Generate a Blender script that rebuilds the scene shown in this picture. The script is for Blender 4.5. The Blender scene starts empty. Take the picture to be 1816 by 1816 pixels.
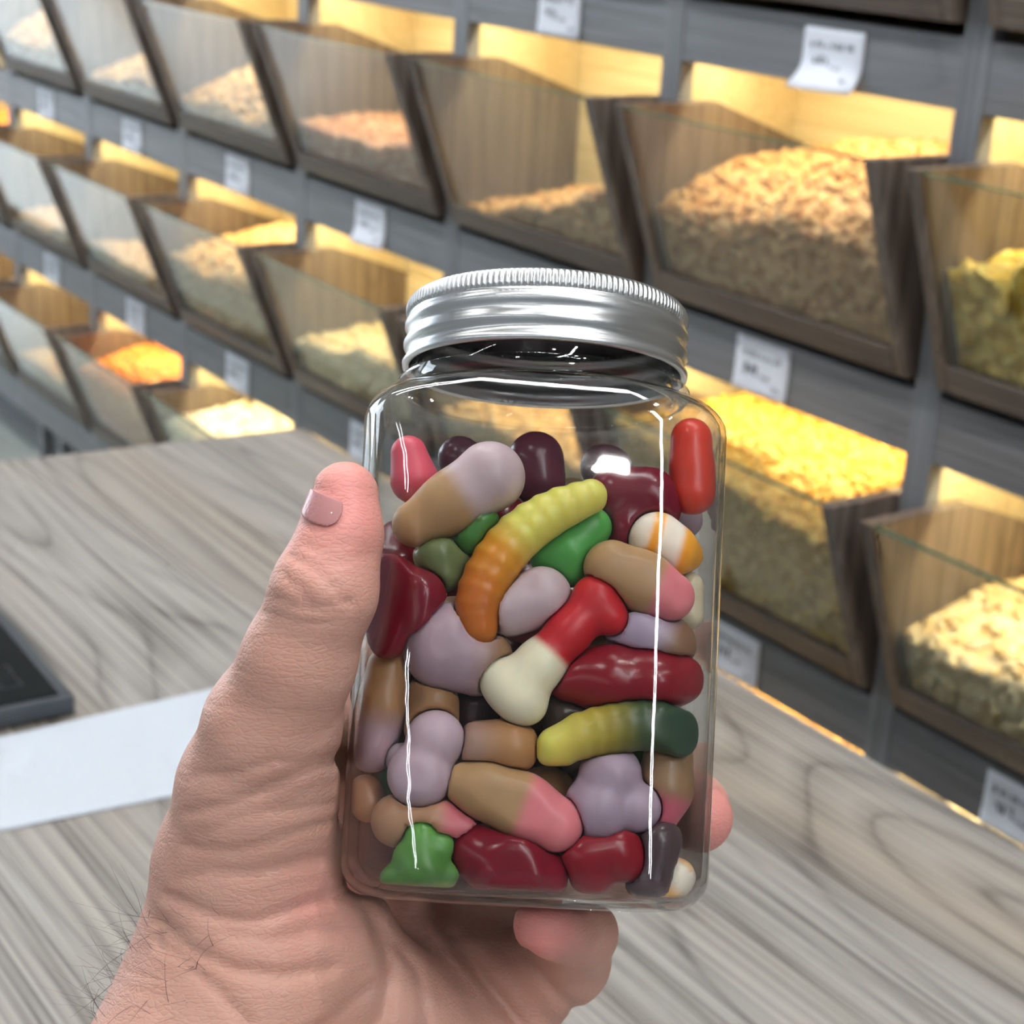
import bpy, bmesh, math, random
import numpy as np
from mathutils import Matrix, Vector

random.seed(7)
RNG = np.random.default_rng(11)
scene = bpy.context.scene
COL = scene.collection

# ------------------------------------------------------------------ camera
W = 0.45                      # width of one bay of the shelving
H = 0.35433                   # height of one row
Z0 = 1.16                     # height above the floor of the upper row's opening
FPX = 3088.9                  # focal length in pixels of the 1816 px frame
PITCH, ROLL, YAW = 0.3523, 0.0592, 0.9442
CAM = np.array([2.5277 * W, -3.0078 * W, Z0 + 0.4350 * W])
cz, sz = math.cos(YAW), math.sin(YAW)
FW = np.array([-sz * math.cos(PITCH), cz * math.cos(PITCH), -math.sin(PITCH)])
_rt = np.array([cz, sz, 0.0]); _up = np.cross(_rt, FW)
RT = math.cos(ROLL) * _rt + math.sin(ROLL) * _up
UP = -math.sin(ROLL) * _rt + math.cos(ROLL) * _up

def frame_matrix(x, y, z, o):
    return Matrix(((x[0], y[0], z[0], o[0]), (x[1], y[1], z[1], o[1]), (x[2], y[2], z[2], o[2]), (0, 0, 0, 1)))

cam_data = bpy.data.cameras.new('camera')
cam_data.sensor_width = 36.0
cam_data.lens = FPX / 1816.0 * 36.0
cam_data.clip_start = 0.02
cam_data.dof.use_dof = True
cam_data.dof.focus_distance = 0.385
cam_data.dof.aperture_fstop = 27.0
cam = bpy.data.objects.new('camera', cam_data)
COL.objects.link(cam)
cam.matrix_world = frame_matrix(RT, UP, -FW, CAM)
scene.camera = cam

# ------------------------------------------------------------------ world and exposure
world = bpy.data.worlds.new('world'); scene.world = world
world.use_nodes = True
world.node_tree.nodes['Background'].inputs[0].default_value = (0.83, 0.90, 1.0, 1)
world.node_tree.nodes['Background'].inputs[1].default_value = 0.18
scene.view_settings.view_transform = 'Standard'
scene.view_settings.look = 'None'
scene.view_settings.exposure = 0.22
scene.view_settings.gamma = 1.0
scene.view_settings.use_curve_mapping = False
cy = scene.cycles
cy.use_denoising = True
cy.use_adaptive_sampling = True
cy.adaptive_threshold = 0.14
cy.adaptive_min_samples = 14
cy.light_sampling_threshold = 0.05
cy.max_bounces = 5
cy.transparent_max_bounces = 16
cy.transmission_bounces = 3
cy.glossy_bounces = 2
cy.diffuse_bounces = 2
cy.caustics_reflective = False
cy.caustics_refractive = False
cy.sample_clamp_indirect = 6.0

CEIL = 2.9
LAMP_LINES = [(-1.6, -0.80, 5.2, 52.0), (4.2, -1.38, 5.0, 62.0), (1.8, -4.6, 6.0, 45.0)]      # x centre, y, length, watts of the linear ceiling lamps
DOWN = [(-3.2, -0.75), (-2.1, -0.75), (-1.0, -0.75), (0.1, -0.75), (1.2, -0.75), (2.3, -0.75), (-2.6, -2.0), (-0.5, -2.0), (0.9, -2.05), (2.6, -2.0)]
DOWN_W = 3.5
LED_W = 1.1

# ------------------------------------------------------------------ helpers
def lin(c):
    return tuple((x / 12.92 if x <= 0.04045 else ((x + 0.055) / 1.055) ** 2.4) for x in c)

def rgb(r, g, b):
    return lin((r / 255.0, g / 255.0, b / 255.0))

def put(o, parent=None):
    COL.objects.link(o)
    if parent is not None:
        o.parent = parent
    return o

def tag(o, label=None, cat=None, group=None, kind=None):
    if label: o['label'] = label
    if cat: o['category'] = cat
    if group: o['group'] = group
    if kind: o['kind'] = kind
    return o

def empty(name, loc=(0, 0, 0)):
    o = bpy.data.objects.new(name, None); o.location = loc
    o.empty_display_size = 0.05
    return put(o)

def mesh_np(name, verts, faces, mat=None, smooth=False):
    me = bpy.data.meshes.new(name)
    verts = np.asarray(verts, np.float32)
    faces = np.asarray(faces, np.int32)
    n, k = faces.shape
    me.vertices.add(len(verts)); me.vertices.foreach_set('co', verts.ravel())
    me.loops.add(n * k); me.loops.foreach_set('vertex_index', faces.ravel())
    me.polygons.add(n)
    me.polygons.foreach_set('loop_start', np.arange(0, n * k, k, dtype=np.int32))
    try:
        me.polygons.foreach_set('loop_total', np.full(n, k, np.int32))
    except Exception:
        pass
    me.update(calc_edges=True)
    me.validate()
    if smooth:
        me.polygons.foreach_set('use_smooth', np.ones(len(me.polygons), bool))
    if mat: me.materials.append(mat)
    return me

def mesh_py(name, verts, faces, mat=None, smooth=False):
    me = bpy.data.meshes.new(name)
    me.from_pydata([tuple(map(float, v)) for v in verts], [], [tuple(f) for f in faces])
    me.update()
    if smooth:
        for p in me.polygons: p.use_smooth = True
    if mat: me.materials.append(mat)
    return me

def box_mesh(name, lo, hi, mat=None, bevel=0.0):
    bm = bmesh.new()
    bmesh.ops.create_cube(bm, size=1.0)
    for v in bm.verts:
        v.co = Vector([lo[i] + (v.co[i] + 0.5) * (hi[i] - lo[i]) for i in range(3)])
    if bevel > 0:
        bmesh.ops.bevel(bm, geom=list(bm.edges), offset=bevel, segments=2, affect='EDGES', profile=0.6)
    me = bpy.data.meshes.new(name); bm.to_mesh(me); bm.free()
    if mat: me.materials.append(mat)
    return me

def box(name, lo, hi, mat, parent=None, bevel=0.0):
    return put(bpy.data.objects.new(name, box_mesh(name, lo, hi, mat, bevel)), parent)

def prism_x(name, poly, x0, x1, mat, parent=None, bevel=0.0):
    """polygon in (y, z) swept along x"""
    n = len(poly)
    v = [(x0, y, z) for y, z in poly] + [(x1, y, z) for y, z in poly]
    f = [tuple(range(n)), tuple(range(2 * n - 1, n - 1, -1))]
    for i in range(n):
        j = (i + 1) % n
        f.append((i, i + n, j + n, j))
    bm = bmesh.new()
    bv = [bm.verts.new(c) for c in v]
    for q in f: bm.faces.new([bv[i] for i in q])
    bmesh.ops.recalc_face_normals(bm, faces=list(bm.faces))
    if bevel > 0:
        bmesh.ops.bevel(bm, geom=list(bm.edges), offset=bevel, segments=1, affect='EDGES')
    me = bpy.data.meshes.new(name); bm.to_mesh(me); bm.free()
    me.materials.append(mat)
    return put(bpy.data.objects.new(name, me), parent)

def lathe(name, prof, n, mat, smooth=True, mod=None):
    """profile [(r, y)] turned about the y axis; mod(angle, k) -> radius offset"""
    a = np.arange(n) * 2 * np.pi / n
    V = []
    for k, (r, y) in enumerate(prof):
        rr = r + (mod(a, k) if mod else 0 * a)
        V.append(np.c_[rr * np.sin(a), np.full(n, y), rr * np.cos(a)])
    V = np.concatenate(V)
    F = []
    i = np.arange(n); j = (i + 1) % n
    for k in range(len(prof) - 1):
        F.append(np.c_[k * n + i, k * n + j, (k + 1) * n + j, (k + 1) * n + i])
    return mesh_np(name, V, np.concatenate(F), mat, smooth)

# pixel -> ray (used to place things at real distances)
def ray(x, y):
    return FW + (x - 908) / FPX * RT - (y - 908) / FPX * UP

def at(x, y, d):
    return CAM + ray(x, y) * d

def on_z(x, y, z):
    r = ray(x, y); return CAM + r * ((z - CAM[2]) / r[2])

# ------------------------------------------------------------------ materials
def new_mat(name):
    m = bpy.data.materials.new(name); m.use_nodes = True
    nt = m.node_tree
    return m, nt, nt.nodes, nt.links, nt.nodes['Principled BSDF']

def plain(name, c, rough=0.5, metal=0.0, bump=0.0, bscale=200.0, vary=0.0, **kw):
    m, nt, N, L, P = new_mat(name)
    P.inputs['Base Color'].default_value = (*c, 1)
    P.inputs['Roughness'].default_value = rough
    P.inputs['Metallic'].default_value = metal
    for k, v in kw.items():
        P.inputs[k.replace('_', ' ')].default_value = v
    if bump or vary:
        tc = N.new('ShaderNodeTexCoord')
        nz = N.new('ShaderNodeTexNoise'); nz.inputs['Scale'].default_value = bscale; nz.inputs['Detail'].default_value = 4
        L.new(tc.outputs['Object'], nz.inputs['Vector'])
        if bump:
            b = N.new('ShaderNodeBump'); b.inputs['Strength'].default_value = bump; b.inputs['Distance'].default_value = 0.001
            L.new(nz.outputs['Fac'], b.inputs['Height']); L.new(b.outputs['Normal'], P.inputs['Normal'])
        if vary:
            mx = N.new('ShaderNodeMix'); mx.data_type = 'RGBA'
            mx.inputs[6].default_value = (*[x * (1 - vary) for x in c], 1)
            mx.inputs[7].default_value = (*[min(1, x * (1 + vary)) for x in c], 1)
            L.new(nz.outputs['Fac'], mx.inputs[0]); L.new(mx.outputs[2], P.inputs['Base Color'])
    return m

def wood(name, stops, axis='x', scale=1.0, rough=0.5, contour=26.0, streak=150.0, bump=0.25, offset=(0, 0, 0), cath=0.55):
    """laminate wood: contour rings of a stretched noise + fine streaks running along axis"""
    m, nt, N, L, P = new_mat(name)
    tc = N.new('ShaderNodeTexCoord')
    mp = N.new('ShaderNodeMapping')
    s = [1.0, 1.0, 1.0]
    k = 'xyz'.index(axis)
    for i in range(3): s[i] = (0.9 if i == k else 6.5) * scale
    mp.inputs['Scale'].default_value = s
    mp.inputs['Location'].default_value = offset
    L.new(tc.outputs['Object'], mp.inputs['Vector'])
    n1 = N.new('ShaderNodeTexNoise'); n1.inputs['Scale'].default_value = 1.0; n1.inputs['Detail'].default_value = 1.0
    n1.inputs['Roughness'].default_value = 0.4; n1.inputs['Distortion'].default_value = 0.25
    L.new(mp.outputs[0], n1.inputs['Vector'])
    mu = N.new('ShaderNodeMath'); mu.operation = 'MULTIPLY'; mu.inputs[1].default_value = contour
    L.new(n1.outputs['Fac'], mu.inputs[0])
    fr = N.new('ShaderNodeMath'); fr.operation = 'FRACT'; L.new(mu.outputs[0], fr.inputs[0])
    rp = N.new('ShaderNodeValToRGB')
    e = rp.color_ramp.elements
    e[0].position = 0.0; e[0].color = (0.55, 0.55, 0.55, 1)
    e[1].position = 1.0; e[1].color = (0.62, 0.62, 0.62, 1)
    for pos, v in ((0.55, 0.9), (0.86, 0.45), (0.93, 0.0)):
        q = e.new(pos); q.color = (v, v, v, 1)
    L.new(fr.outputs[0], rp.inputs['Fac'])
    mp2 = N.new('ShaderNodeMapping')
    s2 = [1.0, 1.0, 1.0]
    for i in range(3): s2[i] = (2.2 if i == k else streak) * scale
    mp2.inputs['Scale'].default_value = s2; mp2.inputs['Location'].default_value = offset
    L.new(tc.outputs['Object'], mp2.inputs['Vector'])
    n2 = N.new('ShaderNodeTexNoise'); n2.inputs['Scale'].default_value = 1.0; n2.inputs['Detail'].default_value = 3.0
    L.new(mp2.outputs[0], n2.inputs['Vector'])
    mr = N.new('ShaderNodeMapRange'); mr.inputs[1].default_value = 0.3; mr.inputs[2].default_value = 0.7
    L.new(n2.outputs['Fac'], mr.inputs[0])
    n3 = N.new('ShaderNodeTexNoise'); n3.inputs['Scale'].default_value = 2.2; n3.inputs['Detail'].default_value = 3.0
    L.new(mp.outputs[0], n3.inputs['Vector'])
    a1 = N.new('ShaderNodeMix'); a1.data_type = 'FLOAT'; a1.inputs[0].default_value = cath
    L.new(mr.outputs[0], a1.inputs[2]); L.new(rp.outputs['Color'], a1.inputs[3])
    a2 = N.new('ShaderNodeMix'); a2.data_type = 'FLOAT'; a2.inputs[0].default_value = 0.30
    L.new(a1.outputs[0], a2.inputs[2]); L.new(n3.outputs['Fac'], a2.inputs[3])
    cr = N.new('ShaderNodeValToRGB'); ce = cr.color_ramp.elements
    ce[0].position = stops[0][0]; ce[0].color = (*stops[0][1], 1)
    ce[1].position = stops[-1][0]; ce[1].color = (*stops[-1][1], 1)
    for pos, c in stops[1:-1]:
        q = ce.new(pos); q.color = (*c, 1)
    L.new(a2.outputs[0], cr.inputs['Fac'])
    # warm / cool drift over the boards
    n4 = N.new('ShaderNodeTexNoise'); n4.inputs['Scale'].default_value = 1.3; n4.inputs['Detail'].default_value = 2
    L.new(mp.outputs[0], n4.inputs['Vector'])
    mr4 = N.new('ShaderNodeMapRange'); mr4.inputs[1].default_value = 0.45; mr4.inputs[2].default_value = 0.75
    L.new(n4.outputs['Fac'], mr4.inputs[0])
    wm = N.new('ShaderNodeMix'); wm.data_type = 'RGBA'; wm.blend_type = 'MULTIPLY'
    wm.inputs[7].default_value = (1.0, 0.90, 0.80, 1)
    L.new(mr4.outputs[0], wm.inputs[0]); L.new(cr.outputs['Color'], wm.inputs[6])
    L.new(wm.outputs[2], P.inputs['Base Color'])
    P.inputs['Roughness'].default_value = rough
    return m

def clear_shell(name, tint=(0.985, 0.99, 0.985), edge=(0.80, 0.83, 0.81), rough=0.02, f0=0.04, scratch=0.0):
    """thin clear wall: transparent with Schlick reflection and a longer path (darker) at grazing angles"""
    m = bpy.data.materials.new(name); m.use_nodes = True
    nt = m.node_tree; N = nt.nodes; L = nt.links; N.clear()
    out = N.new('ShaderNodeOutputMaterial')
    lw = N.new('ShaderNodeLayerWeight'); lw.inputs['Blend'].default_value = 0.5
    p5 = N.new('ShaderNodeMath'); p5.operation = 'POWER'; p5.inputs[1].default_value = 5.0
    L.new(lw.outputs['Facing'], p5.inputs[0])
    ma = N.new('ShaderNodeMath'); ma.operation = 'MULTIPLY_ADD'; ma.inputs[1].default_value = 1 - f0; ma.inputs[2].default_value = f0
    L.new(p5.outputs[0], ma.inputs[0])
    tr = N.new('ShaderNodeBsdfTransparent')
    p3 = N.new('ShaderNodeMath'); p3.operation = 'POWER'; p3.inputs[1].default_value = 3.0
    L.new(lw.outputs['Facing'], p3.inputs[0])
    mc = N.new('ShaderNodeMix'); mc.data_type = 'RGBA'
    mc.inputs[6].default_value = (*tint, 1); mc.inputs[7].default_value = (*edge, 1)
    L.new(p3.outputs[0], mc.inputs[0]); L.new(mc.outputs[2], tr.inputs['Color'])
    gl = N.new('ShaderNodeBsdfGlossy'); gl.inputs['Roughness'].default_value = rough
    gl.inputs['Color'].default_value = (1, 1, 1, 1)
    if scratch:
        tc = N.new('ShaderNodeTexCoord')
        nz = N.new('ShaderNodeTexNoise'); nz.inputs['Scale'].default_value = 60; nz.inputs['Detail'].default_value = 2
        L.new(tc.outputs['Object'], nz.inputs['Vector'])
        b = N.new('ShaderNodeBump'); b.inputs['Strength'].default_value = scratch; b.inputs['Distance'].default_value = 0.0006
        L.new(nz.outputs['Fac'], b.inputs['Height']); L.new(b.outputs['Normal'], gl.inputs['Normal'])
    mx = N.new('ShaderNodeMixShader')
    L.new(ma.outputs[0], mx.inputs[0]); L.new(tr.outputs[0], mx.inputs[1]); L.new(gl.outputs[0], mx.inputs[2])
    L.new(mx.outputs[0], out.inputs['Surface'])
    return m

def emit(name, c, s):
    m = bpy.data.materials.new(name); m.use_nodes = True
    nt = m.node_tree; nt.nodes.clear()
    o = nt.nodes.new('ShaderNodeOutputMaterial'); e = nt.nodes.new('ShaderNodeEmission')
    e.inputs[0].default_value = (*c, 1); e.inputs[1].default_value = s
    m.cycles.emission_sampling = 'NONE'
    nt.links.new(e.outputs[0], o.inputs[0])
    return m

GREY_STOPS = [(0.20, rgb(72, 68, 66)), (0.38, rgb(118, 113, 109)), (0.56, rgb(158, 153, 147)), (0.80, rgb(178, 174, 168))]
M_TABLE = wood('grey_oak_laminate', GREY_STOPS, 'x', 1.0, 0.42, contour=14.0, streak=430.0, cath=0.38)
SHELF_SHADE_STOPS = [(0.12, rgb(88, 88, 91)), (0.45, rgb(112, 113, 117)), (0.85, rgb(134, 136, 141))]  # counter laminate made darker and bluer: cool shade put into the colour
M_RAIL = wood('shaded_laminate_rail', SHELF_SHADE_STOPS, 'x', 1.2, 0.5, contour=9.0, cath=0.3)
M_POST = wood('shaded_laminate_post', SHELF_SHADE_STOPS, 'z', 1.2, 0.5, contour=9.0, cath=0.3)
BIN_STOPS = [(0.12, rgb(78, 68, 62)), (0.45, rgb(108, 96, 88)), (0.85, rgb(138, 126, 116))]
M_BIN = wood('bin_laminate_side', BIN_STOPS, 'z', 1.1, 0.5, contour=8.0, cath=0.3)
M_BINRAIL = wood('bin_laminate_rail', BIN_STOPS, 'x', 1.1, 0.5, contour=8.0, cath=0.3)
PALE_STOPS = [(0.12, rgb(190, 168, 128)), (0.5, rgb(216, 198, 160)), (0.85, rgb(228, 214, 182))]
M_PALE = wood('pale_oak_lining', PALE_STOPS, 'x', 1.0, 0.5, contour=9.0, cath=0.35)
M_FLOOR = plain('floor_tile', rgb(176, 182, 176), 0.16, vary=0.06, bscale=3.0)
M_GROUT = plain('floor_grout', rgb(140, 144, 140), 0.6)
M_CEIL = plain('ceiling_paint', rgb(150, 152, 154), 0.9, vary=0.05, bscale=2.0)
M_WALL = plain('wall_paint', rgb(120, 116, 110), 0.9, vary=0.05, bscale=2.0)
M_DARK = plain('dark_kick', rgb(44, 46, 50), 0.5, vary=0.2, bscale=8.0)
M_BLACK = plain('gap_shade_black', rgb(22, 22, 24), 0.6, vary=0.2, bscale=30)  # blackens the bin floor to carry the shade of the gap beneath
M_PANE = clear_shell('bin_glass', (0.96, 0.975, 0.965), (0.80, 0.86, 0.82), 0.015, 0.045)
M_PANE_EDGE = plain('glass_edge_green', rgb(88, 112, 92), 0.2, vary=0.1, bscale=40)
M_PAPER = plain('tag_paper', rgb(226, 230, 240), 0.7, vary=0.03, bscale=60)
M_INK = plain('tag_ink', rgb(66, 68, 80), 0.7, vary=0.1, bscale=60)
M_LED = emit('led_strip_glow', (1.0, 0.82, 0.45), 6.0)
M_LAMP = emit('lamp_glow', (1.0, 1.0, 1.0), 14.0)
M_LAMPBODY = plain('lamp_body', rgb(60, 60, 62), 0.4, vary=0.1)
M_WHITE = plain('white_board', rgb(204, 211, 220), 0.35, vary=0.02, bscale=5)

# ------------------------------------------------------------------ room
def setting(o):
    o['kind'] = 'structure'
    return o

floor = setting(box('floor', (-9, -6, -0.05), (8, 1.0, -0.004), M_GROUT))
tile_me = box_mesh('floor_tile', (-0.2985, -0.2985, -0.006), (0.2985, 0.2985, 0.0), M_FLOOR, 0.001)
for i in range(-12, -1):
    for j in range(-4, 2):
        t = put(bpy.data.objects.new('floor_tile', tile_me), floor); t.location = (i * 0.6 + 0.3, j * 0.6 - 0.3, 0)
setting(box('ceiling', (-9, -6, CEIL + 0.12), (8, 1.0, CEIL + 0.2), M_CEIL))
setting(box('wall_back', (-9, 0.42, 0), (8, 0.5, CEIL + 0.12), M_WALL))
setting(box('wall_left', (-9.1, -6, 0), (-9, 1.0, CEIL + 0.12), plain('wall_light', rgb(200, 204, 206), 0.8, vary=0.04, bscale=2)))

w1 = setting(put(bpy.data.objects.new('added_window_1', None))); w1.location = (-9, -2.6, 1.45)  # unseen glowing window, added to cool the left rails and bin glass
box('added_window_frame', (0.0, -2.3, -1.3), (0.03, 2.3, 1.3), M_LAMPBODY, w1)
M_DAY = emit('daylight_fill', (0.80, 0.90, 1.0), 7.0); M_DAY.cycles.emission_sampling = 'AUTO'
for k in range(3):
    box('added_glow_pane', (0.03, -2.25 + k * 1.52, -1.25), (0.036, -0.79 + k * 1.52, 1.25), M_DAY, w1)

def area(name, loc, sx, sy, w, col, rot=(0, 0, 0), disk=False, spread=180):
    d = bpy.data.lights.new(name, 'AREA')
    d.shape = 'DISK' if disk else 'RECTANGLE'
    d.size = sx
    if not disk: d.size_y = sy
    d.energy = w; d.color = col; d.spread = math.radians(spread)
    o = bpy.data.objects.new(name, d); o.location = loc; o.rotation_euler = rot
    return o

for k, (x, y, ln, lw_) in enumerate(LAMP_LINES):
    t = empty('linear_lamp', (x, y, CEIL))
    tag(t, ['long linear ceiling lamp nearest the shelving', 'long linear ceiling lamp behind the camera beside the shelving', 'long linear ceiling lamp across the far side of the shop'][k], 'ceiling lamp', 'linear ceiling lamps')
    box('housing', (-ln / 2, -0.06, 0.0), (ln / 2, 0.06, 0.12), M_LAMPBODY, t, 0.004)
    box('diffuser', (-ln / 2 + 0.02, -0.045, -0.006), (ln / 2 - 0.02, 0.045, 0.002), M_WHITE, t)
    put(area('lamp_light', (0, 0, -0.012), ln - 0.05, 0.09, lw_, (0.93, 0.97, 1.0)), t)
ring_me = lathe('ring', [(0.05, 0.0), (0.062, 0.0), (0.062, 0.10), (0.05, 0.10)], 24, M_LAMPBODY)
disc_me = lathe('lens', [(0.001, 0.02), (0.05, 0.02)], 24, M_LAMP)
for k, (x, y) in enumerate(DOWN):
    t = empty('downlight', (x, y, CEIL + 0.0))
    tag(t, 'small round spot lamp under the ceiling', 'ceiling lamp', 'round ceiling spots')
    for me in (ring_me, disc_me):
        o = put(bpy.data.objects.new(me.name.split('.')[0], me), t); o.rotation_euler = (math.pi / 2, 0, 0)
    put(area('spot_light', (0, 0, -0.004), 0.09, 0.09, DOWN_W, (1.0, 0.98, 0.95), disk=True, spread=130), t)

# ------------------------------------------------------------------ shelving
NC = 9
def ztop(r): return Z0 - (r - 1) * H           # top of the opening of row r
RAILH = 0.069
unit = empty('shelving_unit', (-1.5, 0, 0))
tag(unit, 'long grey wooden shelving wall with rails, posts and warm lit bays', 'shelving')
def part_of_unit(o):
    o.location = (1.5, 0, 0); return o
XL, XR = -NC * W - 0.04, 1 * W + 0.0
for r in range(0, 5):
    o = box('rail', (XL, 0.0, ztop(r)), (XR, 0.022, ztop(r) + RAILH), M_RAIL, unit, 0.0015); part_of_unit(o)
    o = box('shelf_board', (XL, 0.022, ztop(r) + RAILH - 0.022), (XR, 0.25, ztop(r) + RAILH - 0.004), M_PALE, unit); part_of_unit(o)
for i in range(-1, NC + 1):
    o = box('post', (-i * W - 0.035, -0.001, ztop(4)), (-i * W, 0.021, ztop(0)), M_POST, unit, 0.0015); part_of_unit(o)
    for r in range(0, 4):
        o = box('divider', (-i * W - 0.026, 0.021, ztop(r + 1) + RAILH - 0.004), (-i * W - 0.009, 0.20, ztop(r) + RAILH - 0.022), M_PALE, unit); part_of_unit(o)
for r in range(0, 4):
    o = box('back_panel', (XL, 0.20, ztop(r + 1) + RAILH - 0.004), (XR, 0.215, ztop(r) + RAILH - 0.022), M_PALE, unit); part_of_unit(o)
o = box('kick_board', (XL, 0.06, 0.0), (XR, 0.08, ztop(4)), M_DARK, unit); part_of_unit(o)
for x in (-2.62, -2.50, -3.5, -3.38, -1.4, -1.28):
    o = box('foot', (x - 0.012, 0.004, 0.0), (x + 0.012, 0.03, ztop(4)), M_POST, unit, 0.002); part_of_unit(o)

ROWW = {0: 'topmost', 1: 'upper', 2: 'middle', 3: 'lowest'}
ORD = ['rightmost', 'second from the right', 'third from the right', 'fourth from the right', 'fifth from the right', 'sixth from the right', 'seventh from the right', 'eighth from the right', 'ninth from the right']
BIN_Y0, BIN_ZT, BIN_Y1, BIN_ZB = -0.100, -0.045, -0.012, -0.272
PT = 0.016
def glass_y(z):            # y of the glass plane at height z (relative to the opening top)
    return BIN_Y1 + (BIN_Y0 - BIN_Y1) * (z - BIN_ZB) / (BIN_ZT - BIN_ZB)

SIDE = [(BIN_Y0, BIN_ZT), (0.045, BIN_ZT), (0.195, -0.10), (0.195, BIN_ZB), (BIN_Y1, BIN_ZB)]
BW = W - 0.035 - 0.006      # outer width of a bin
def bin_proto():
    parts = []
    t = empty('display_bin')
    a = prism_x('side_panel', SIDE, 0, PT, M_BIN, t, 0.0012)
    b = prism_x('side_panel', SIDE, BW - PT, BW, M_BIN, t, 0.0012)
    zr = BIN_ZB + 0.030
    rail = prism_x('front_rail', [(BIN_Y1 - 0.001, BIN_ZB), (glass_y(zr) - 0.001, zr), (glass_y(zr) + 0.016, zr), (BIN_Y1 + 0.016, BIN_ZB)], PT, BW - PT, M_BINRAIL, t, 0.001)
    bot = box('bottom_board', (PT, BIN_Y1 + 0.016, BIN_ZB), (BW - PT, 0.195, BIN_ZB + 0.010), M_BLACK, t)
    back = box('rear_board', (PT, 0.185, BIN_ZB + 0.010), (BW - PT, 0.195, -0.10), M_PALE, t)
    zt = BIN_ZT - 0.004
    g0, g1 = glass_y(zr), glass_y(zt)
    pane = prism_x('glass_pane', [(g0 + 0.004, zr), (g1 + 0.004, zt), (g1 + 0.008, zt), (g0 + 0.008, zr)], PT, BW - PT, M_PANE, t)
    edge = prism_x('glass_edge', [(g1 + 0.0035, zt), (g1 + 0.0035, zt + 0.0022), (g1 + 0.0085, zt + 0.0022), (g1 + 0.0085, zt)], PT, BW - PT, M_PANE_EDGE, pane)
    return t
PROTO = bin_proto()
def copy_tree(o, parent=None):
    c = o.copy(); COL.objects.link(c); c.parent = parent
    for ch in o.children: copy_tree(ch, c)
    return c

# ---- bin contents
def ico(sub):
    bm = bmesh.new(); bmesh.ops.create_icosphere(bm, subdivisions=sub, radius=1.0)
    v = np.array([x.co[:] for x in bm.verts]); f = np.array([[q.index for q in x.verts] for x in bm.faces]); bm.free()
    return v, f
ICO1 = ico(1); ICO2 = ico(2)
def nut_shape(kind, lod):
    v, f = (ICO2 if lod == 2 else ICO1)
    v = v.copy()
    if kind == 'almond':
        v = v * np.array([1.0, 0.58, 0.42]); v[:, 1] *= 1 - 0.25 * v[:, 0]
    elif kind == 'cashew':
        t = v[:, 0].copy(); v = v * np.array([1.0, 0.42, 0.42]); v[:, 1] += 0.55 * (t * t) - 0.25
    elif kind == 'peanut':
        t = v[:, 0].copy(); v = v * np.array([1.0, 0.62, 0.62]); v[:, 1:] *= (0.8 + 0.25 * np.abs(t))[:, None]
    elif kind == 'chip':
        t = v[:, 0].copy(); v = v * np.array([1.0, 0.85, 0.22]); v[:, 2] += 0.35 * t * t
    elif kind == 'chunk':
        v = v * (1 + 0.25 * RNG.standard_normal((len(v), 1))) * np.array([1.0, 0.8, 0.7])
    return v, f

NUT_MATS = {}
def nut_mat(key, c1, c2, rough=0.5):
    if key in NUT_MATS: return NUT_MATS[key]
    m, nt, N, L, P = new_mat('nut_' + key)
    tc = N.new('ShaderNodeTexCoord')
    nz = N.new('ShaderNodeTexNoise'); nz.inputs['Scale'].default_value = 70; nz.inputs['Detail'].default_value = 3
    L.new(tc.outputs['Object'], nz.inputs['Vector'])
    mr = N.new('ShaderNodeMapRange'); mr.inputs[1].default_value = 0.35; mr.inputs[2].default_value = 0.65
    L.new(nz.outputs['Fac'], mr.inputs[0])
    mx = N.new('ShaderNodeMix'); mx.data_type = 'RGBA'
    mx.inputs[6].default_value = (*c1, 1); mx.inputs[7].default_value = (*c2, 1)
    L.new(mr.outputs[0], mx.inputs[0]); L.new(mx.outputs[2], P.inputs['Base Color'])
    P.inputs['Roughness'].default_value = rough
    NUT_MATS[key] = m
    return m

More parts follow.
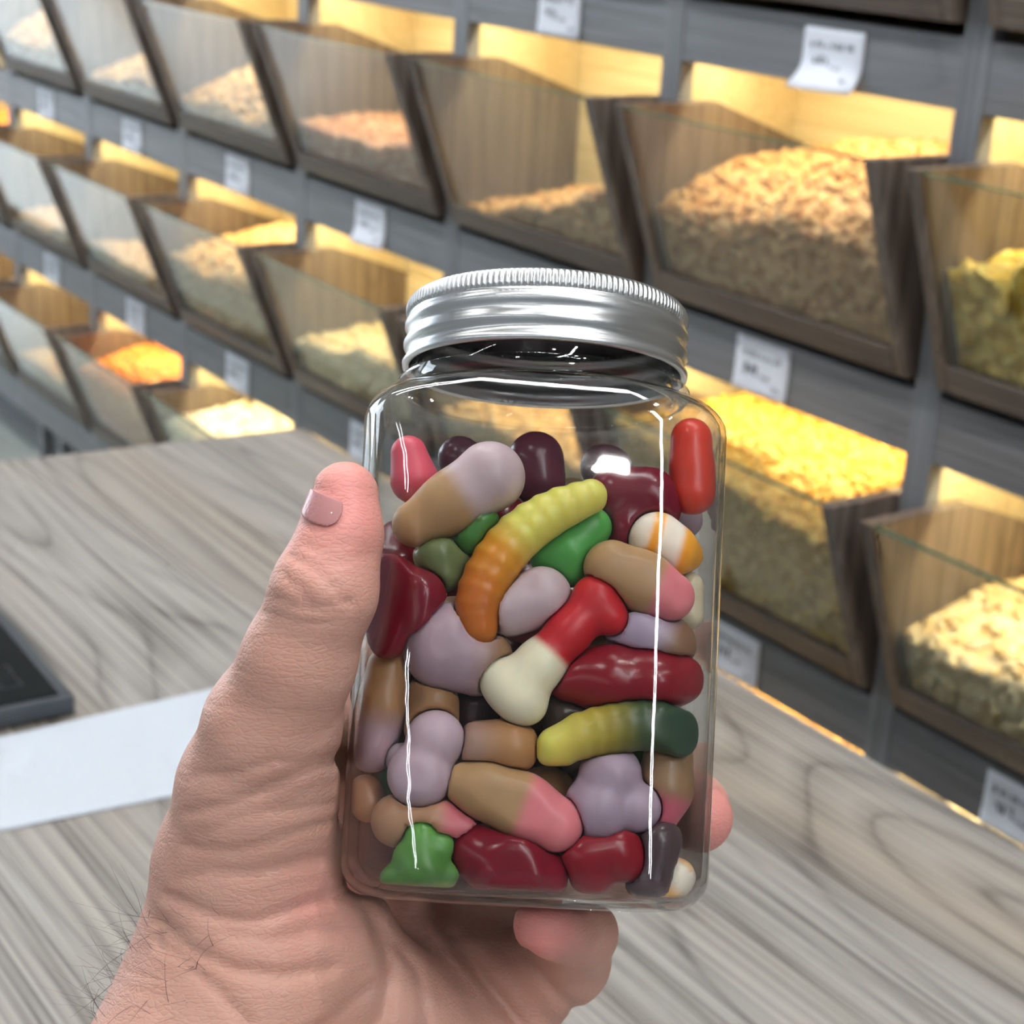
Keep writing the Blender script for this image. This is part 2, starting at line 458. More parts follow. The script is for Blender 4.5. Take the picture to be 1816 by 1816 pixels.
NK = {  # key: (shape, size, colour a, colour b)
    'almond': ('almond', 0.0125, rgb(176, 120, 70), rgb(222, 180, 124)),
    'banana': ('chip', 0.017, rgb(206, 164, 58), rgb(240, 214, 120)),
    'yellow': ('peanut', 0.0115, rgb(196, 142, 44), rgb(226, 186, 92)),
    'cashew': ('cashew', 0.0155, rgb(226, 190, 128), rgb(248, 228, 184)),
    'pink': ('almond', 0.0115, rgb(190, 128, 96), rgb(232, 186, 152)),
    'orange': ('almond', 0.0125, rgb(214, 112, 40), rgb(246, 164, 76)),
    'tan': ('chunk', 0.0125, rgb(190, 140, 82), rgb(232, 196, 140)),
    'pale': ('chunk', 0.0155, rgb(226, 204, 160), rgb(250, 240, 212)),
}
def pile(cx, r, key, hl, hr, hb, lod, name, label):
    """heap in a bin: face lying on the glass up to height hl..hr (fractions), top surface rising to hb at the back"""
    shape, size, c1, c2 = NK[key]
    x0, x1 = PT + 0.002, BW - PT - 0.002
    zb = BIN_ZB + 0.012; zt = BIN_ZT - 0.012
    NU, NV1, NV2 = 22, 10, 14
    us = np.linspace(0, 1, NU)
    ph = RNG.uniform(0, 6, 4)
    hf = (hl + (hr - hl) * us) + 0.035 * np.sin(us * 5 + ph[0]) + 0.02 * np.sin(us * 13 + ph[1])
    hf = np.clip(hf, 0.04, 0.97)
    V = []
    for a in np.linspace(0, 1, NV1):
        z = zb + (zt - zb) * hf * a
        y = glass_y(z) + 0.0125 + size * 0.42
        y = np.maximum(y, glass_y(BIN_ZB + 0.030) * 0 + y)
        V.append(np.c_[x0 + (x1 - x0) * us, y, z])
    zf = zb + (zt - zb) * hf
    for a in np.linspace(0, 1, NV2 + 1)[1:]:
        yf = glass_y(zf) + 0.0125 + size * 0.42
        y = yf + (0.175 - yf) * a
        bk = hb[0] + (hb[1] - hb[0]) * us
        rise = math.sin(min(1, a * 1.25) * math.pi / 2)
        z = zf + (zt - zb) * (bk - hf) * rise + 0.006 * np.sin(us * 9 + a * 7 + ph[2]) * a
        V.append(np.c_[x0 + (x1 - x0) * us, y, np.minimum(z, -0.012)])
    G = np.array(V)                       # rows x NU x 3
    nv = G.shape[0]
    base_v = G.reshape(-1, 3)
    idx = np.arange(nv * NU).reshape(nv, NU)
    F = np.c_[idx[:-1, :-1].ravel(), idx[:-1, 1:].ravel(), idx[1:, 1:].ravel(), idx[1:, :-1].ravel()]
    tri = np.concatenate([F[:, [0, 1, 2]], F[:, [0, 2, 3]]])
    A = base_v[tri]
    cr = np.cross(A[:, 1] - A[:, 0], A[:, 2] - A[:, 0]); ar = np.linalg.norm(cr, axis=1) / 2
    nrm = cr / np.maximum(np.linalg.norm(cr, axis=1, keepdims=True), 1e-12)
    dens = 1.15 / (size * size * 1.35)
    n = int(min(1500, ar.sum() * dens))
    pick = RNG.choice(len(tri), n, p=ar / ar.sum())
    b = RNG.random((n, 2)); sw = b.sum(1) > 1; b[sw] = 1 - b[sw]
    pos = A[pick, 0] + (A[pick, 1] - A[pick, 0]) * b[:, :1] + (A[pick, 2] - A[pick, 0]) * b[:, 1:]
    pos[:, 0] = np.clip(pos[:, 0], x0 + size, x1 - size)
    nv_, nf_ = nut_shape(shape, lod)
    q = RNG.standard_normal((n, 4)); q /= np.linalg.norm(q, axis=1, keepdims=True)
    w, x, y, z = q.T
    Rm = np.stack([np.stack([1 - 2 * (y * y + z * z), 2 * (x * y - z * w), 2 * (x * z + y * w)], 1),
                   np.stack([2 * (x * y + z * w), 1 - 2 * (x * x + z * z), 2 * (y * z - x * w)], 1),
                   np.stack([2 * (x * z - y * w), 2 * (y * z + x * w), 1 - 2 * (x * x + y * y)], 1)], 1)
    sc = size * RNG.uniform(0.8, 1.12, n)
    front = pick % len(F) < (NV1 - 1) * (NU - 1)
    P_ = np.einsum('nij,vj->nvi', Rm, nv_) * sc[:, None, None]
    P_[front, :, 1] *= 0.35                # pieces lying flat against the glass
    P_ = P_ + pos[:, None, :]
    ymin = glass_y(P_[..., 2]) + 0.0095
    P_[..., 1] = np.maximum(P_[..., 1], ymin)
    P_[..., 1] = np.minimum(P_[..., 1], 0.183)
    P_[..., 2] = np.maximum(P_[..., 2], BIN_ZB + 0.0105)
    P_[..., 2] = np.minimum(P_[..., 2], 0.035)
    allv = np.concatenate([base_v, P_.reshape(-1, 3)])
    tf = np.concatenate([tri, (nf_[None] + (np.arange(n) * len(nv_))[:, None, None]).reshape(-1, 3) + len(base_v)])
    me = mesh_np(name, allv, tf, nut_mat(key, c1, c2), True)
    o = put(bpy.data.objects.new(name, me)); o.location = (cx, 0, ztop(r))
    tag(o, label, 'snack heap', kind='stuff')
    return o

#            row: {col: (kind, front-left, front-right, back)}
FILL = {
    1: {0: ('banana', 0.55, 0.75, (0.6, 0.85)), 1: ('almond', 0.50, 0.58, (0.74, 1.10)), 2: ('almond', 0.06, 0.44, (0.1, 0.5)), 3: ('pink', 0.30, 0.38, (0.36, 0.44)),
        4: ('tan', 0.18, 0.22, (0.4, 1.1)), 5: ('tan', 0.16, 0.22, (0.3, 0.75)), 6: ('tan', 0.25, 0.3, (0.6, 0.8))},
    2: {0: ('cashew', 0.42, 0.52, (0.55, 0.72)), 1: ('yellow', 0.93, 0.80, (0.98, 1.10)), 2: ('tan', 0.4, 0.4, (0.45, 0.5)), 3: ('cashew', 0.34, 0.55, (0.40, 0.60)),
        4: ('tan', 0.55, 0.60, (0.72, 1.14)), 5: ('tan', 0.22, 0.22, (0.22, 0.26)), 6: ('tan', 0.15, 0.15, (0.2, 0.2)), 7: ('orange', 0.6, 0.6, (0.9, 1.0))},
    3: {0: ('pale', 0.80, 0.80, (1.0, 1.05)), 1: ('yellow', 0.85, 0.85, (1.05, 1.1)), 2: ('cashew', 0.6, 0.6, (0.8, 0.8)), 3: ('tan', 0.6, 0.6, (0.8, 0.8)), 4: ('pale', 0.74, 0.6, (0.82, 0.90)),
        5: ('orange', 0.74, 0.74, (0.86, 1.14)), 6: ('tan', 0.3, 0.3, (0.3, 0.35)), 7: ('tan', 0.4, 0.4, (0.5, 0.6))},
    0: {0: None, 1: None, 2: None},
}
HEAPW = {'almond': 'brown almond-like nuts', 'banana': 'yellow curled chips', 'yellow': 'golden yellow nuts', 'cashew': 'pale curved cashew nuts', 'pink': 'pinkish nuts',
         'orange': 'orange nuts', 'tan': 'tan nut pieces', 'pale': 'pale crunchy pieces'}
first = True
for r, row in FILL.items():
    for c, spec in row.items():
        x = -c * W + 0.003
        t = PROTO if first else copy_tree(PROTO)
        first = False
        t.location = (x, 0, ztop(r))
        tag(t, f'slanted glass front wooden bulk bin, {ROWW[r]} row, {ORD[c]}', 'bin', 'bulk food bins')
        if spec:
            key, hl, hr, hb = spec
            near = c <= 1
            pile(x, r, key, hl, hr, hb, 2 if (near and key in ('cashew', 'banana')) else 1, 'nut_heap', f'heap of {HEAPW[key]} in the {ROWW[r]} row bin, {ORD[c]}')
        # led strip under the rail, inside the bay
        if r in (1, 2, 3):
            s = empty('led_strip', (x + BW / 2, 0.036, ztop(r) + 0.030))
            tag(s, f'warm light strip behind the rail above the {ROWW[r]} row bin, {ORD[c]}', 'light strip', 'warm light strips inside the bays')
            box('channel', (-BW / 2 + 0.01, -0.009, 0.0), (BW / 2 - 0.01, 0.009, 0.010), M_LAMPBODY, s)
            box('glow', (-BW / 2 + 0.012, -0.006, -0.002), (BW / 2 - 0.012, 0.006, 0.0), M_LED, s)
            put(area('strip_light', (0, 0, -0.004), BW - 0.04, 0.012, LED_W, (1.0, 0.85, 0.48), rot=(math.radians(22), 0, 0)), s)

# ---- price tags
def glyph_strokes(x, y, w, h, rng):
    """one unreadable character: a few thin bars inside a cell"""
    out = []
    t = h * 0.16
    for _ in range(rng.integers(2, 4)):
        if rng.random() < 0.55:
            gx = x + rng.uniform(0.1, 0.8) * w; out.append((gx, y, gx + t, y + h * rng.uniform(0.7, 1.0)))
        else:
            gy = y + rng.uniform(0.1, 0.8) * h; out.append((x + 0.05 * w, gy, x + 0.9 * w, gy + t))
    return out
def price_tag(c, r, dx=0.0, big=False, curl=0.0, dz=0.0, label=''):
    w, h = 0.088, 0.062
    n = 10
    V, F = [], []
    for j in range(n + 1):
        v = j / n
        for i in range(n + 1):
            u = i / n
            lift = curl * (max(0, 0.45 - v) ** 2) * 0.09 * (0.6 + 0.4 * math.sin(u * 3 + 0.4))
            V.append(((u - 0.5) * w, -0.0012 - lift, (v - 0.5) * h))
    for j in range(n):
        for i in range(n):
            a = j * (n + 1) + i
            F.append((a, a + 1, a + n + 2, a + n + 1))
    m = len(V)
    V += [(x, y + 0.0006, z) for x, y, z in V]
    F += [tuple(m + q for q in f[::-1]) for f in F]
    ring = [i for i in range(n + 1)] + [(j + 1) * (n + 1) - 1 for j in range(1, n + 1)] + [n * (n + 1) + i for i in range(n - 1, -1, -1)] + [j * (n + 1) for j in range(n - 1, 0, -1)]
    for k in range(len(ring)):
        a, b = ring[k], ring[(k + 1) % len(ring)]
        F.append((a, m + a, m + b, b))
    o = put(bpy.data.objects.new('price_tag', mesh_py('price_tag', V, F, M_PAPER, True)))
    o.location = (-c * W + (W - 0.035) / 2 + dx, -0.0006, ztop(r) + 0.033 + dz)
    tag(o, label, 'price tag', 'white price tags on the rails')
    rng = np.random.default_rng(100 + c * 7 + r)
    bars = []
    for k in range(9):
        bars += glyph_strokes(-0.034 + k * 0.0073, 0.010, 0.0056, 0.0078, rng)
    for k in range(3):
        bars += glyph_strokes(-0.028 + k * 0.008, -0.010, 0.0066, 0.013, rng)
    for k in range(3):
        bars += glyph_strokes(-0.002 + k * 0.006, -0.012, 0.0042, 0.006, rng)
    for k in range(2):
        bars += glyph_strokes(0.022 + k * 0.006, -0.022, 0.0046, 0.006, rng)
    V, F = [], []
    for (a, b, cc, d) in bars:
        k = len(V)
        yy = -0.0016 - curl * (max(0, 0.45 - ((b + d) / 2 / h + 0.5)) ** 2) * 0.09
        for y in (yy, yy + 0.0003):
            V += [(a, y, b), (cc, y, b), (cc, y, d), (a, y, d)]
        F += [(k, k + 1, k + 2, k + 3), (k + 7, k + 6, k + 5, k + 4), (k, k + 4, k + 5, k + 1), (k + 1, k + 5, k + 6, k + 2), (k + 2, k + 6, k + 7, k + 3), (k + 3, k + 7, k + 4, k)]
    put(bpy.data.objects.new('print', mesh_py('print', V, F, M_INK)), o)
    return o
for r, cols in {1: (1, 2), 2: (1, 3, 4, 5, 6), 3: (0, 1, 4, 5, 6, 3)}.items():
    for c in cols:
        curl = 1.6 if (r == 1 and c == 1) else (0.8 if (r == 2 and c == 3) else 0.15)
        dx = {(1, 1): 0.035, (2, 1): -0.02, (3, 1): -0.015, (3, 0): -0.03}.get((r, c), 0.0)
        lab = f'white price tag on the rail above the {ROWW[r]} row bin, {ORD[c]}'
        if (r, c) == (1, 1): lab = 'white price tag with curled lower edge on the topmost rail'
        price_tag(c, r, dx, True, curl, -0.004 if (r, c) == (1, 1) else 0.0, lab)

# ------------------------------------------------------------------ counter
ZT = Z0 - 0.42
cor = on_z(537, 759, ZT)
TX0, TY1 = float(cor[0]) - 0.005, float(cor[1]) + 0.0
t = empty('counter', ((TX0 + 1.6) / 2, TY1 - 0.5, 0))
tag(t, 'grey wood grain counter under the hand holding the jar', 'counter')
ox, oy = t.location[0], t.location[1]
SK = math.tan(math.radians(4.6))
def counter_slab(name, z0, z1, inset, mat):
    pts = [(TX0 + inset, TY1 - inset), (1.6, TY1 - inset), (1.6, TY1 - 0.95), (TX0 - 0.95 * SK + inset, TY1 - 0.95)]
    V = [(x - ox, y - oy, z) for z in (z0, z1) for x, y in pts]
    F = [(3, 2, 1, 0), (4, 5, 6, 7), (0, 1, 5, 4), (1, 2, 6, 5), (2, 3, 7, 6), (3, 0, 4, 7)]
    bm = bmesh.new(); bv = [bm.verts.new(v) for v in V]
    for f in F: bm.faces.new([bv[i] for i in f])
    bmesh.ops.recalc_face_normals(bm, faces=list(bm.faces))
    bmesh.ops.bevel(bm, geom=list(bm.edges), offset=0.0025, segments=2, affect='EDGES')
    me = bpy.data.meshes.new(name); bm.to_mesh(me); bm.free(); me.materials.append(mat)
    return put(bpy.data.objects.new(name, me), t)
counter_slab('counter_top', ZT - 0.04, ZT, 0.0, M_TABLE)
counter_slab('cabinet_body', 0.0, ZT - 0.04, 0.05, M_BIN)

# white strip lying across the counter
def slab_on_counter(name, pix, th, mat, z=ZT, bevel=0.0006):
    P4 = [on_z(x, y, z) for x, y in pix]
    c0 = np.mean(P4, axis=0)
    bm = bmesh.new()
    lo = [bm.verts.new((p[0] - c0[0], p[1] - c0[1], 0.0)) for p in P4]
    hi = [bm.verts.new((p[0] - c0[0], p[1] - c0[1], th)) for p in P4]
    n = len(P4)
    bm.faces.new(lo[::-1]); bm.faces.new(hi)
    for i in range(n):
        bm.faces.new((lo[i], lo[(i + 1) % n], hi[(i + 1) % n], hi[i]))
    bmesh.ops.recalc_face_normals(bm, faces=list(bm.faces))
    bmesh.ops.bevel(bm, geom=list(bm.edges), offset=bevel, segments=2, affect='EDGES')
    me = bpy.data.meshes.new(name); bm.to_mesh(me); bm.free(); me.materials.append(mat)
    o = put(bpy.data.objects.new(name, me)); o.location = (c0[0], c0[1], z)
    return o, c0
o, _ = slab_on_counter('white_strip', [(-300, 1379), (560, 1181), (560, 1362), (-300, 1537)], 0.0016, M_WHITE, ZT + 0.0002)
tag(o, 'white glossy strip lying across the counter left of the hand', 'strip')

# dark tablet-like device at the left edge
dev_m = plain('device_black', rgb(30, 32, 34), 0.12, vary=0.15, bscale=15)
dev_g = plain('device_grey', rgb(70, 74, 80), 0.35, vary=0.1, bscale=15)
DZ = ZT + 0.0065
a_, b_ = on_z(133, 1230, DZ + 0.012), on_z(-20, 1052, DZ + 0.012)
ux = (b_ - a_); ux[2] = 0; ux /= np.linalg.norm(ux)
uy = np.array([ux[1], -ux[0], 0.0])
if uy @ (on_z(0, 1290, DZ) - a_) < 0: uy = -uy
dev = empty('tablet', (0, 0, 0))
dev.matrix_world = frame_matrix(ux, uy if np.cross(ux, uy)[2] > 0 else uy, np.cross(ux, uy), np.array([a_[0], a_[1], DZ])) if np.cross(ux, uy)[2] > 0 else frame_matrix(uy, ux, np.cross(uy, ux), np.array([a_[0], a_[1], DZ]))
swap = not (np.cross(ux, uy)[2] > 0)
def dbox(name, l0, l1, w0, w1, z0, z1, mat, bev=0.001, par=None):
    lo, hi = (l0, w0), (l1, w1)
    if swap: lo, hi = (w0, l0), (w1, l1)
    return box(name, (lo[0], lo[1], z0), (hi[0], hi[1], z1), mat, par or dev, bev)
tag(dev, 'dark glossy tablet device on the counter at the left edge', 'tablet')
dbox('casing', 0.0, 0.26, 0.0, 0.18, -0.0046, 0.0105, dev_g, 0.002)
dbox('screen', 0.006, 0.254, 0.010, 0.174, 0.0105, 0.0120, dev_m, 0.0006)
for k, (l0, w0) in enumerate(((0.030, 0.030), (0.030, 0.050), (0.052, 0.030))):
    fr_ = dbox('key_frame', l0, l0 + 0.018, w0, w0 + 0.016, 0.0121, 0.0124, plain('key_line', rgb(58, 62, 66), 0.4), 0)
    dbox('key', l0 + 0.001, l0 + 0.017, w0 + 0.001, w0 + 0.015, 0.0122, 0.0127, dev_m, 0, None)

# ------------------------------------------------------------------ distance-field modelling
def smin(a, b, k):
    h = np.clip(0.5 + 0.5 * (b - a) / k, 0, 1)
    return b + (a - b) * h - k * h * (1 - h)

def smax(a, b, k):
    return -smin(-a, -b, k)

def cone(X, Y, Z, a, b, ra, rb):
    """tapered capsule"""
    ba = np.asarray(b, float) - np.asarray(a, float)
    L2 = float(ba @ ba) + 1e-12
    dx, dy, dz = X - a[0], Y - a[1], Z - a[2]
    t = np.clip((dx * ba[0] + dy * ba[1] + dz * ba[2]) / L2, 0, 1)
    d = np.sqrt((dx - t * ba[0]) ** 2 + (dy - t * ba[1]) ** 2 + (dz - t * ba[2]) ** 2)
    return d - (ra + (rb - ra) * t)

def ell(X, Y, Z, c, r):
    k0 = np.sqrt(((X - c[0]) / r[0]) ** 2 + ((Y - c[1]) / r[1]) ** 2 + ((Z - c[2]) / r[2]) ** 2)
    return (k0 - 1) * min(r)

def surface_net(func, lo, hi, step):
    """naive surface nets over func(X, Y, Z); returns verts, quads"""
    ax = [np.arange(lo[i], hi[i] + step, step, dtype=np.float32) for i in range(3)]
    X, Y, Z = np.meshgrid(*ax, indexing='ij', sparse=True)
    D = np.asarray(func(X, Y, Z), np.float32)
    D = np.broadcast_to(D, (len(ax[0]), len(ax[1]), len(ax[2]))).copy()
    D[0] = D[-1] = 1e-3; D[:, 0] = D[:, -1] = 1e-3; D[:, :, 0] = D[:, :, -1] = 1e-3
    S = D < 0
    nx, ny, nz = D.shape
    cnt = np.zeros((nx - 1, ny - 1, nz - 1), np.uint8)
    for i in (0, 1):
        for j in (0, 1):
            for k in (0, 1):
                cnt += S[i:nx - 1 + i, j:ny - 1 + j, k:nz - 1 + k]
    act = (cnt > 0) & (cnt < 8)
    ci = np.argwhere(act)
    if len(ci) == 0:
        return np.zeros((0, 3)), np.zeros((0, 4), int)
    idx = np.full(act.shape, -1, np.int32); idx[tuple(ci.T)] = np.arange(len(ci))
    acc = np.zeros((len(ci), 3)); num = np.zeros(len(ci))
    cor_ = [np.array([i, j, k]) for i in (0, 1) for j in (0, 1) for k in (0, 1)]
    for a in range(8):
        for b in range(a + 1, 8):
            if np.abs(cor_[a] - cor_[b]).sum() != 1: continue
            pa, pb = ci + cor_[a], ci + cor_[b]
            da, db = D[tuple(pa.T)], D[tuple(pb.T)]
            m = (da < 0) != (db < 0)
            t = np.where(m, da / np.where(m, da - db, 1), 0)
            acc += np.where(m[:, None], pa + (pb - pa) * t[:, None], 0); num += m
    V = acc / num[:, None] * step + np.array([a[0] for a in ax])
    Q = []
    for axn in range(3):
        u, v = (axn + 1) % 3, (axn + 2) % 3
        sl0 = [slice(None)] * 3; sl1 = [slice(None)] * 3
        sl0[axn] = slice(0, -1); sl1[axn] = slice(1, None)
        e = np.argwhere(S[tuple(sl0)] != S[tuple(sl1)])
        ok = (e[:, u] > 0) & (e[:, v] > 0) & (e[:, u] < D.shape[u] - 1) & (e[:, v] < D.shape[v] - 1)
        e = e[ok]
        if len(e) == 0: continue
        ins = S[tuple(e.T)]
        du = np.zeros(3, int); du[u] = 1
        dv = np.zeros(3, int); dv[v] = 1
        q = np.stack([idx[tuple((e - du - dv).T)], idx[tuple((e - dv).T)], idx[tuple(e.T)], idx[tuple((e - du).T)]], 1)
        q[~ins] = q[~ins][:, ::-1]
        Q.append(q)
    return V, np.concatenate(Q)

# ------------------------------------------------------------------ jar
JD = 0.41                                   # distance of the jar's base from the lens plane
J0 = at(921, 1600, JD)
_ax = 0.050 * RT + 1.0 * UP + math.tan(math.radians(9.5)) * FW
JY = _ax / np.linalg.norm(_ax)
_f = -FW - ((-FW) @ JY) * JY
_f /= np.linalg.norm(_f)
_r = np.cross(JY, _f)
JROT = math.radians(1.5)
JX = math.cos(JROT) * _r + math.sin(JROT) * (-_f)
JZ = np.cross(JX, JY)
JM = frame_matrix(JX, JY, JZ, J0)
HALF0, HALF1, CR = 0.0411, 0.0421, 0.019
BODY_TOP, NECK_R, NECK_Y = 0.1085, 0.0333, 0.1205
UPL = 0.0040

def rrect(h, c, n=28):
    """rounded square outline, counter-clockwise seen from above, n points per corner"""
    pts = []
    for q, (sx_, sz_) in enumerate(((1, 1), (1, -1), (-1, -1), (-1, 1))):
        for k in range(n):
            a = (k / (n - 1)) * math.pi / 2
            if q == 0: d = (math.sin(a), math.cos(a))
            elif q == 1: d = (math.cos(a), -math.sin(a))
            elif q == 2: d = (-math.sin(a), -math.cos(a))
            else: d = (-math.cos(a), math.sin(a))
            pts.append((sx_ * (h - c) + d[0] * c, sz_ * (h - c) + d[1] * c))
    return np.array(pts)

def jar_profile(off):
    """(y, half width, corner radius) from the base centre up the wall to the mouth; off = wall offset inward"""
    P = []
    y0 = 0.0008 if off == 0 else 0.0026
    br = 0.0075 - off * 0.6
    h = HALF0 - off
    for f in (0.0, 0.35, 0.62, 0.8):
        P.append((0.0012 * (1 - f / 0.8) + y0 * 1.0, max(0.0008, (h - br) * (0.02 + f / 0.8 * 0.98)), None))
    for k in range(0, 9):
        a = k / 8 * math.pi / 2
        P.append((y0 + br * (1 - math.cos(a)), h - br + br * math.sin(a), CR - off))
    for k in range(1, 8):
        f = k / 7
        P.append((y0 + br + f * (BODY_TOP - y0 - br), h + f * (HALF1 - HALF0), CR - off))
    ht = HALF1 - off
    for k in range(1, 13):
        a = k / 12 * math.pi / 2
        f = 1 - math.cos(a)
        hh = ht + (NECK_R - off - ht) * f ** 0.9
        yy = BODY_TOP + (NECK_Y - BODY_TOP) * math.sin(a) ** 1.0
        blend = min(1.0, f * 1.15)
        P.append((yy, hh, (CR - off) * (1 - blend) + hh * blend))
    if off == 0:
        for y, dr in ((0.1212, 0.0002), (0.1219, 0.0020), (0.1227, 0.0027), (0.1237, 0.0027), (0.1245, 0.0018), (0.1250, 0.0)):
            P.append((y, NECK_R + dr, NECK_R + dr))
    else:
        P.append((0.1250, NECK_R - off, NECK_R - off))
    P.append((0.1405, NECK_R - off, NECK_R - off))
    return P

def jar_mesh():
    N_ = 28 * 4
    rings = []
    outer = jar_profile(0.0); inner = jar_profile(0.0013)
    for y, h, c in outer:
        p = rrect(h, min(h * 0.999, c if c is not None else h * 0.46)); rings.append(np.c_[p[:, 0], np.full(N_, y), p[:, 1]])
    for y, h, c in inner[::-1]:
        p = rrect(h, min(h * 0.999, c if c is not None else h * 0.46)); rings.append(np.c_[p[:, 0], np.full(N_, y), p[:, 1]])
    V = np.concatenate(rings); F = []
    i = np.arange(N_); j = (i + 1) % N_
    for k in range(len(rings) - 1):
        F.append(np.c_[k * N_ + i, k * N_ + j, (k + 1) * N_ + j, (k + 1) * N_ + i])
    F = np.concatenate(F)[:, ::-1]
    return mesh_np('jar_body', V, F, None, True)

M_JAR = clear_shell('clear_plastic', (0.975, 0.98, 0.978), (0.70, 0.72, 0.71), 0.035, 0.045, scratch=0.25)
jar = empty('candy_jar'); jar.matrix_world = JM
tag(jar, 'clear square plastic jar with ridged silver screw lid held in the hand', 'jar')
jb = put(bpy.data.objects.new('jar_body', jar_mesh()), jar); jb.data.materials.append(M_JAR)

# brushed aluminium lid
mL, nt, N, L, P = new_mat('brushed_aluminium')
P.inputs['Base Color'].default_value = (0.86, 0.87, 0.88, 1)
P.inputs['Metallic'].default_value = 1.0; P.inputs['Roughness'].default_value = 0.34
P.inputs['Anisotropic'].default_value = 0.4
tc = N.new('ShaderNodeTexCoord'); mp = N.new('ShaderNodeMapping'); mp.inputs['Scale'].default_value = (40, 2500, 40)
nz = N.new('ShaderNodeTexNoise'); nz.inputs['Scale'].default_value = 1.0; nz.inputs['Detail'].default_value = 2
L.new(tc.outputs['Object'], mp.inputs[0]); L.new(mp.outputs[0], nz.inputs['Vector'])
b_ = N.new('ShaderNodeBump'); b_.inputs['Strength'].default_value = 0.05; b_.inputs['Distance'].default_value = 0.0003
L.new(nz.outputs['Fac'], b_.inputs['Height']); L.new(b_.outputs['Normal'], P.inputs['Normal'])
M_ALU = mL
LR = 0.0348
lid_prof = [(LR - 0.0012, 0.1277), (LR - 0.0002, 0.1272), (LR + 0.0004, 0.1276), (LR + 0.0005, 0.1285), (LR - 0.0001, 0.1294), (LR - 0.0005, 0.1303),
            (LR - 0.0005, 0.1310), (LR - 0.0001, 0.1318), (LR + 0.0004, 0.1326), (LR + 0.0004, 0.1334), (LR - 0.0001, 0.1343), (LR - 0.0005, 0.1351),
            (LR - 0.0005, 0.1358), (LR - 0.0001, 0.1366), (LR + 0.0003, 0.1374), (LR + 0.0003, 0.1382), (LR - 0.0002, 0.1390), (LR - 0.0005, 0.1396), (LR - 0.0005, 0.1401)]
lid = put(bpy.data.objects.new('lid', lathe('lid', lid_prof, 128, M_ALU)), jar)
TEETH = 150
def knurl(a, k):
    amp = (0, 0.00020, 0.00022, 0.00022, 0.00018, 0, 0, 0, 0, 0)[k]
    return amp * np.clip(np.sin(a * TEETH) * 1.6, -1, 1)
kn_prof = [(LR - 0.0005, 0.1401), (LR - 0.0002, 0.1404), (LR + 0.0000, 0.1411), (LR - 0.0000, 0.1424), (LR - 0.0003, 0.1435), (LR - 0.0008, 0.1443), (LR - 0.0017, 0.1448), (LR - 0.0034, 0.1447), (LR - 0.0044, 0.1443), (0.0005, 0.1443)]
put(bpy.data.objects.new('knurled_rim', lathe('knurled_rim', kn_prof, TEETH * 8, M_ALU, True, knurl)), lid)
M_LINER = plain('lid_liner', rgb(84, 76, 82), 0.5, vary=0.1, bscale=40)
put(bpy.data.objects.new('liner', lathe('liner', [(0.0005, 0.1408), (NECK_R + 0.0004, 0.1408), (NECK_R + 0.0010, 0.1422), (0.0005, 0.1422)], 64, M_LINER)), lid)

JMi = np.array(JM.inverted())
def to_jar(p):
    return JMi[:3, :3] @ np.asarray(p) + JMi[:3, 3]
JXYZ = np.stack([JX, JY, JZ], 1)
CJ = to_jar(CAM)
def jp(px, py, zl):
    """jar-space point seen at a pixel, on the plane z = zl of the jar"""
    r = JXYZ.T @ ray(px, py)
    t = (zl - CJ[2]) / r[2]
    return CJ + r * t

def jar_sdf(X, Y, Z, off):
    """distance to the jar's walls shrunk by off (jar space, body only)"""
    h = HALF0 - off + (HALF1 - HALF0) * np.clip(Y / BODY_TOP, 0, 1)
    c = CR - off
    qx, qz = np.abs(X) - (h - c), np.abs(Z) - (h - c)
    d = np.sqrt(np.maximum(qx, 0) ** 2 + np.maximum(qz, 0) ** 2) + np.minimum(np.maximum(qx, qz), 0) - c
    y0 = 0.0042 if off > 0.0005 else 0.0
    return smax(smax(d, (y0 + (off if off > 0 else 0)) * 0 + y0 - Y, 0.004), Y - (0.116 - off), 0.006)

# ------------------------------------------------------------------ candies
def gummy(name, rough=0.28, sss=0.5, trans=0.0, radius=(1.0, 0.5, 0.3), scale=0.004, bump=0.15):
    m, nt, N, L, P = new_mat(name)
    at_ = N.new('ShaderNodeAttribute'); at_.attribute_name = 'tint'
    tc = N.new('ShaderNodeTexCoord')
    nz = N.new('ShaderNodeTexNoise'); nz.inputs['Scale'].default_value = 160; nz.inputs['Detail'].default_value = 3
    L.new(tc.outputs['Object'], nz.inputs['Vector'])
    mx = N.new('ShaderNodeMix'); mx.data_type = 'RGBA'; mx.blend_type = 'MULTIPLY'
    mr = N.new('ShaderNodeMapRange'); mr.inputs[3].default_value = 0.82; mr.inputs[4].default_value = 1.1
    L.new(nz.outputs['Fac'], mr.inputs[0])
    mx.inputs[0].default_value = 1.0
    L.new(at_.outputs['Color'], mx.inputs[6]); L.new(mr.outputs[0], mx.inputs[7])
    L.new(mx.outputs[2], P.inputs['Base Color'])
    P.inputs['Roughness'].default_value = rough
    P.inputs['Subsurface Weight'].default_value = sss
    P.inputs['Subsurface Radius'].default_value = radius
    P.inputs['Subsurface Scale'].default_value = scale
    P.inputs['Transmission Weight'].default_value = trans
    P.inputs['IOR'].default_value = 1.42
    P.inputs['Coat Weight'].default_value = 0.06; P.inputs['Coat Roughness'].default_value = 0.2
    b = N.new('ShaderNodeBump'); b.inputs['Strength'].default_value = bump; b.inputs['Distance'].default_value = 0.0006
    L.new(nz.outputs['Fac'], b.inputs['Height']); L.new(b.outputs['Normal'], P.inputs['Normal'])
    return m
M_MILK = gummy('gummy_milky', 0.42, 0.65, 0.0, (1.0, 0.75, 0.6), 0.004)
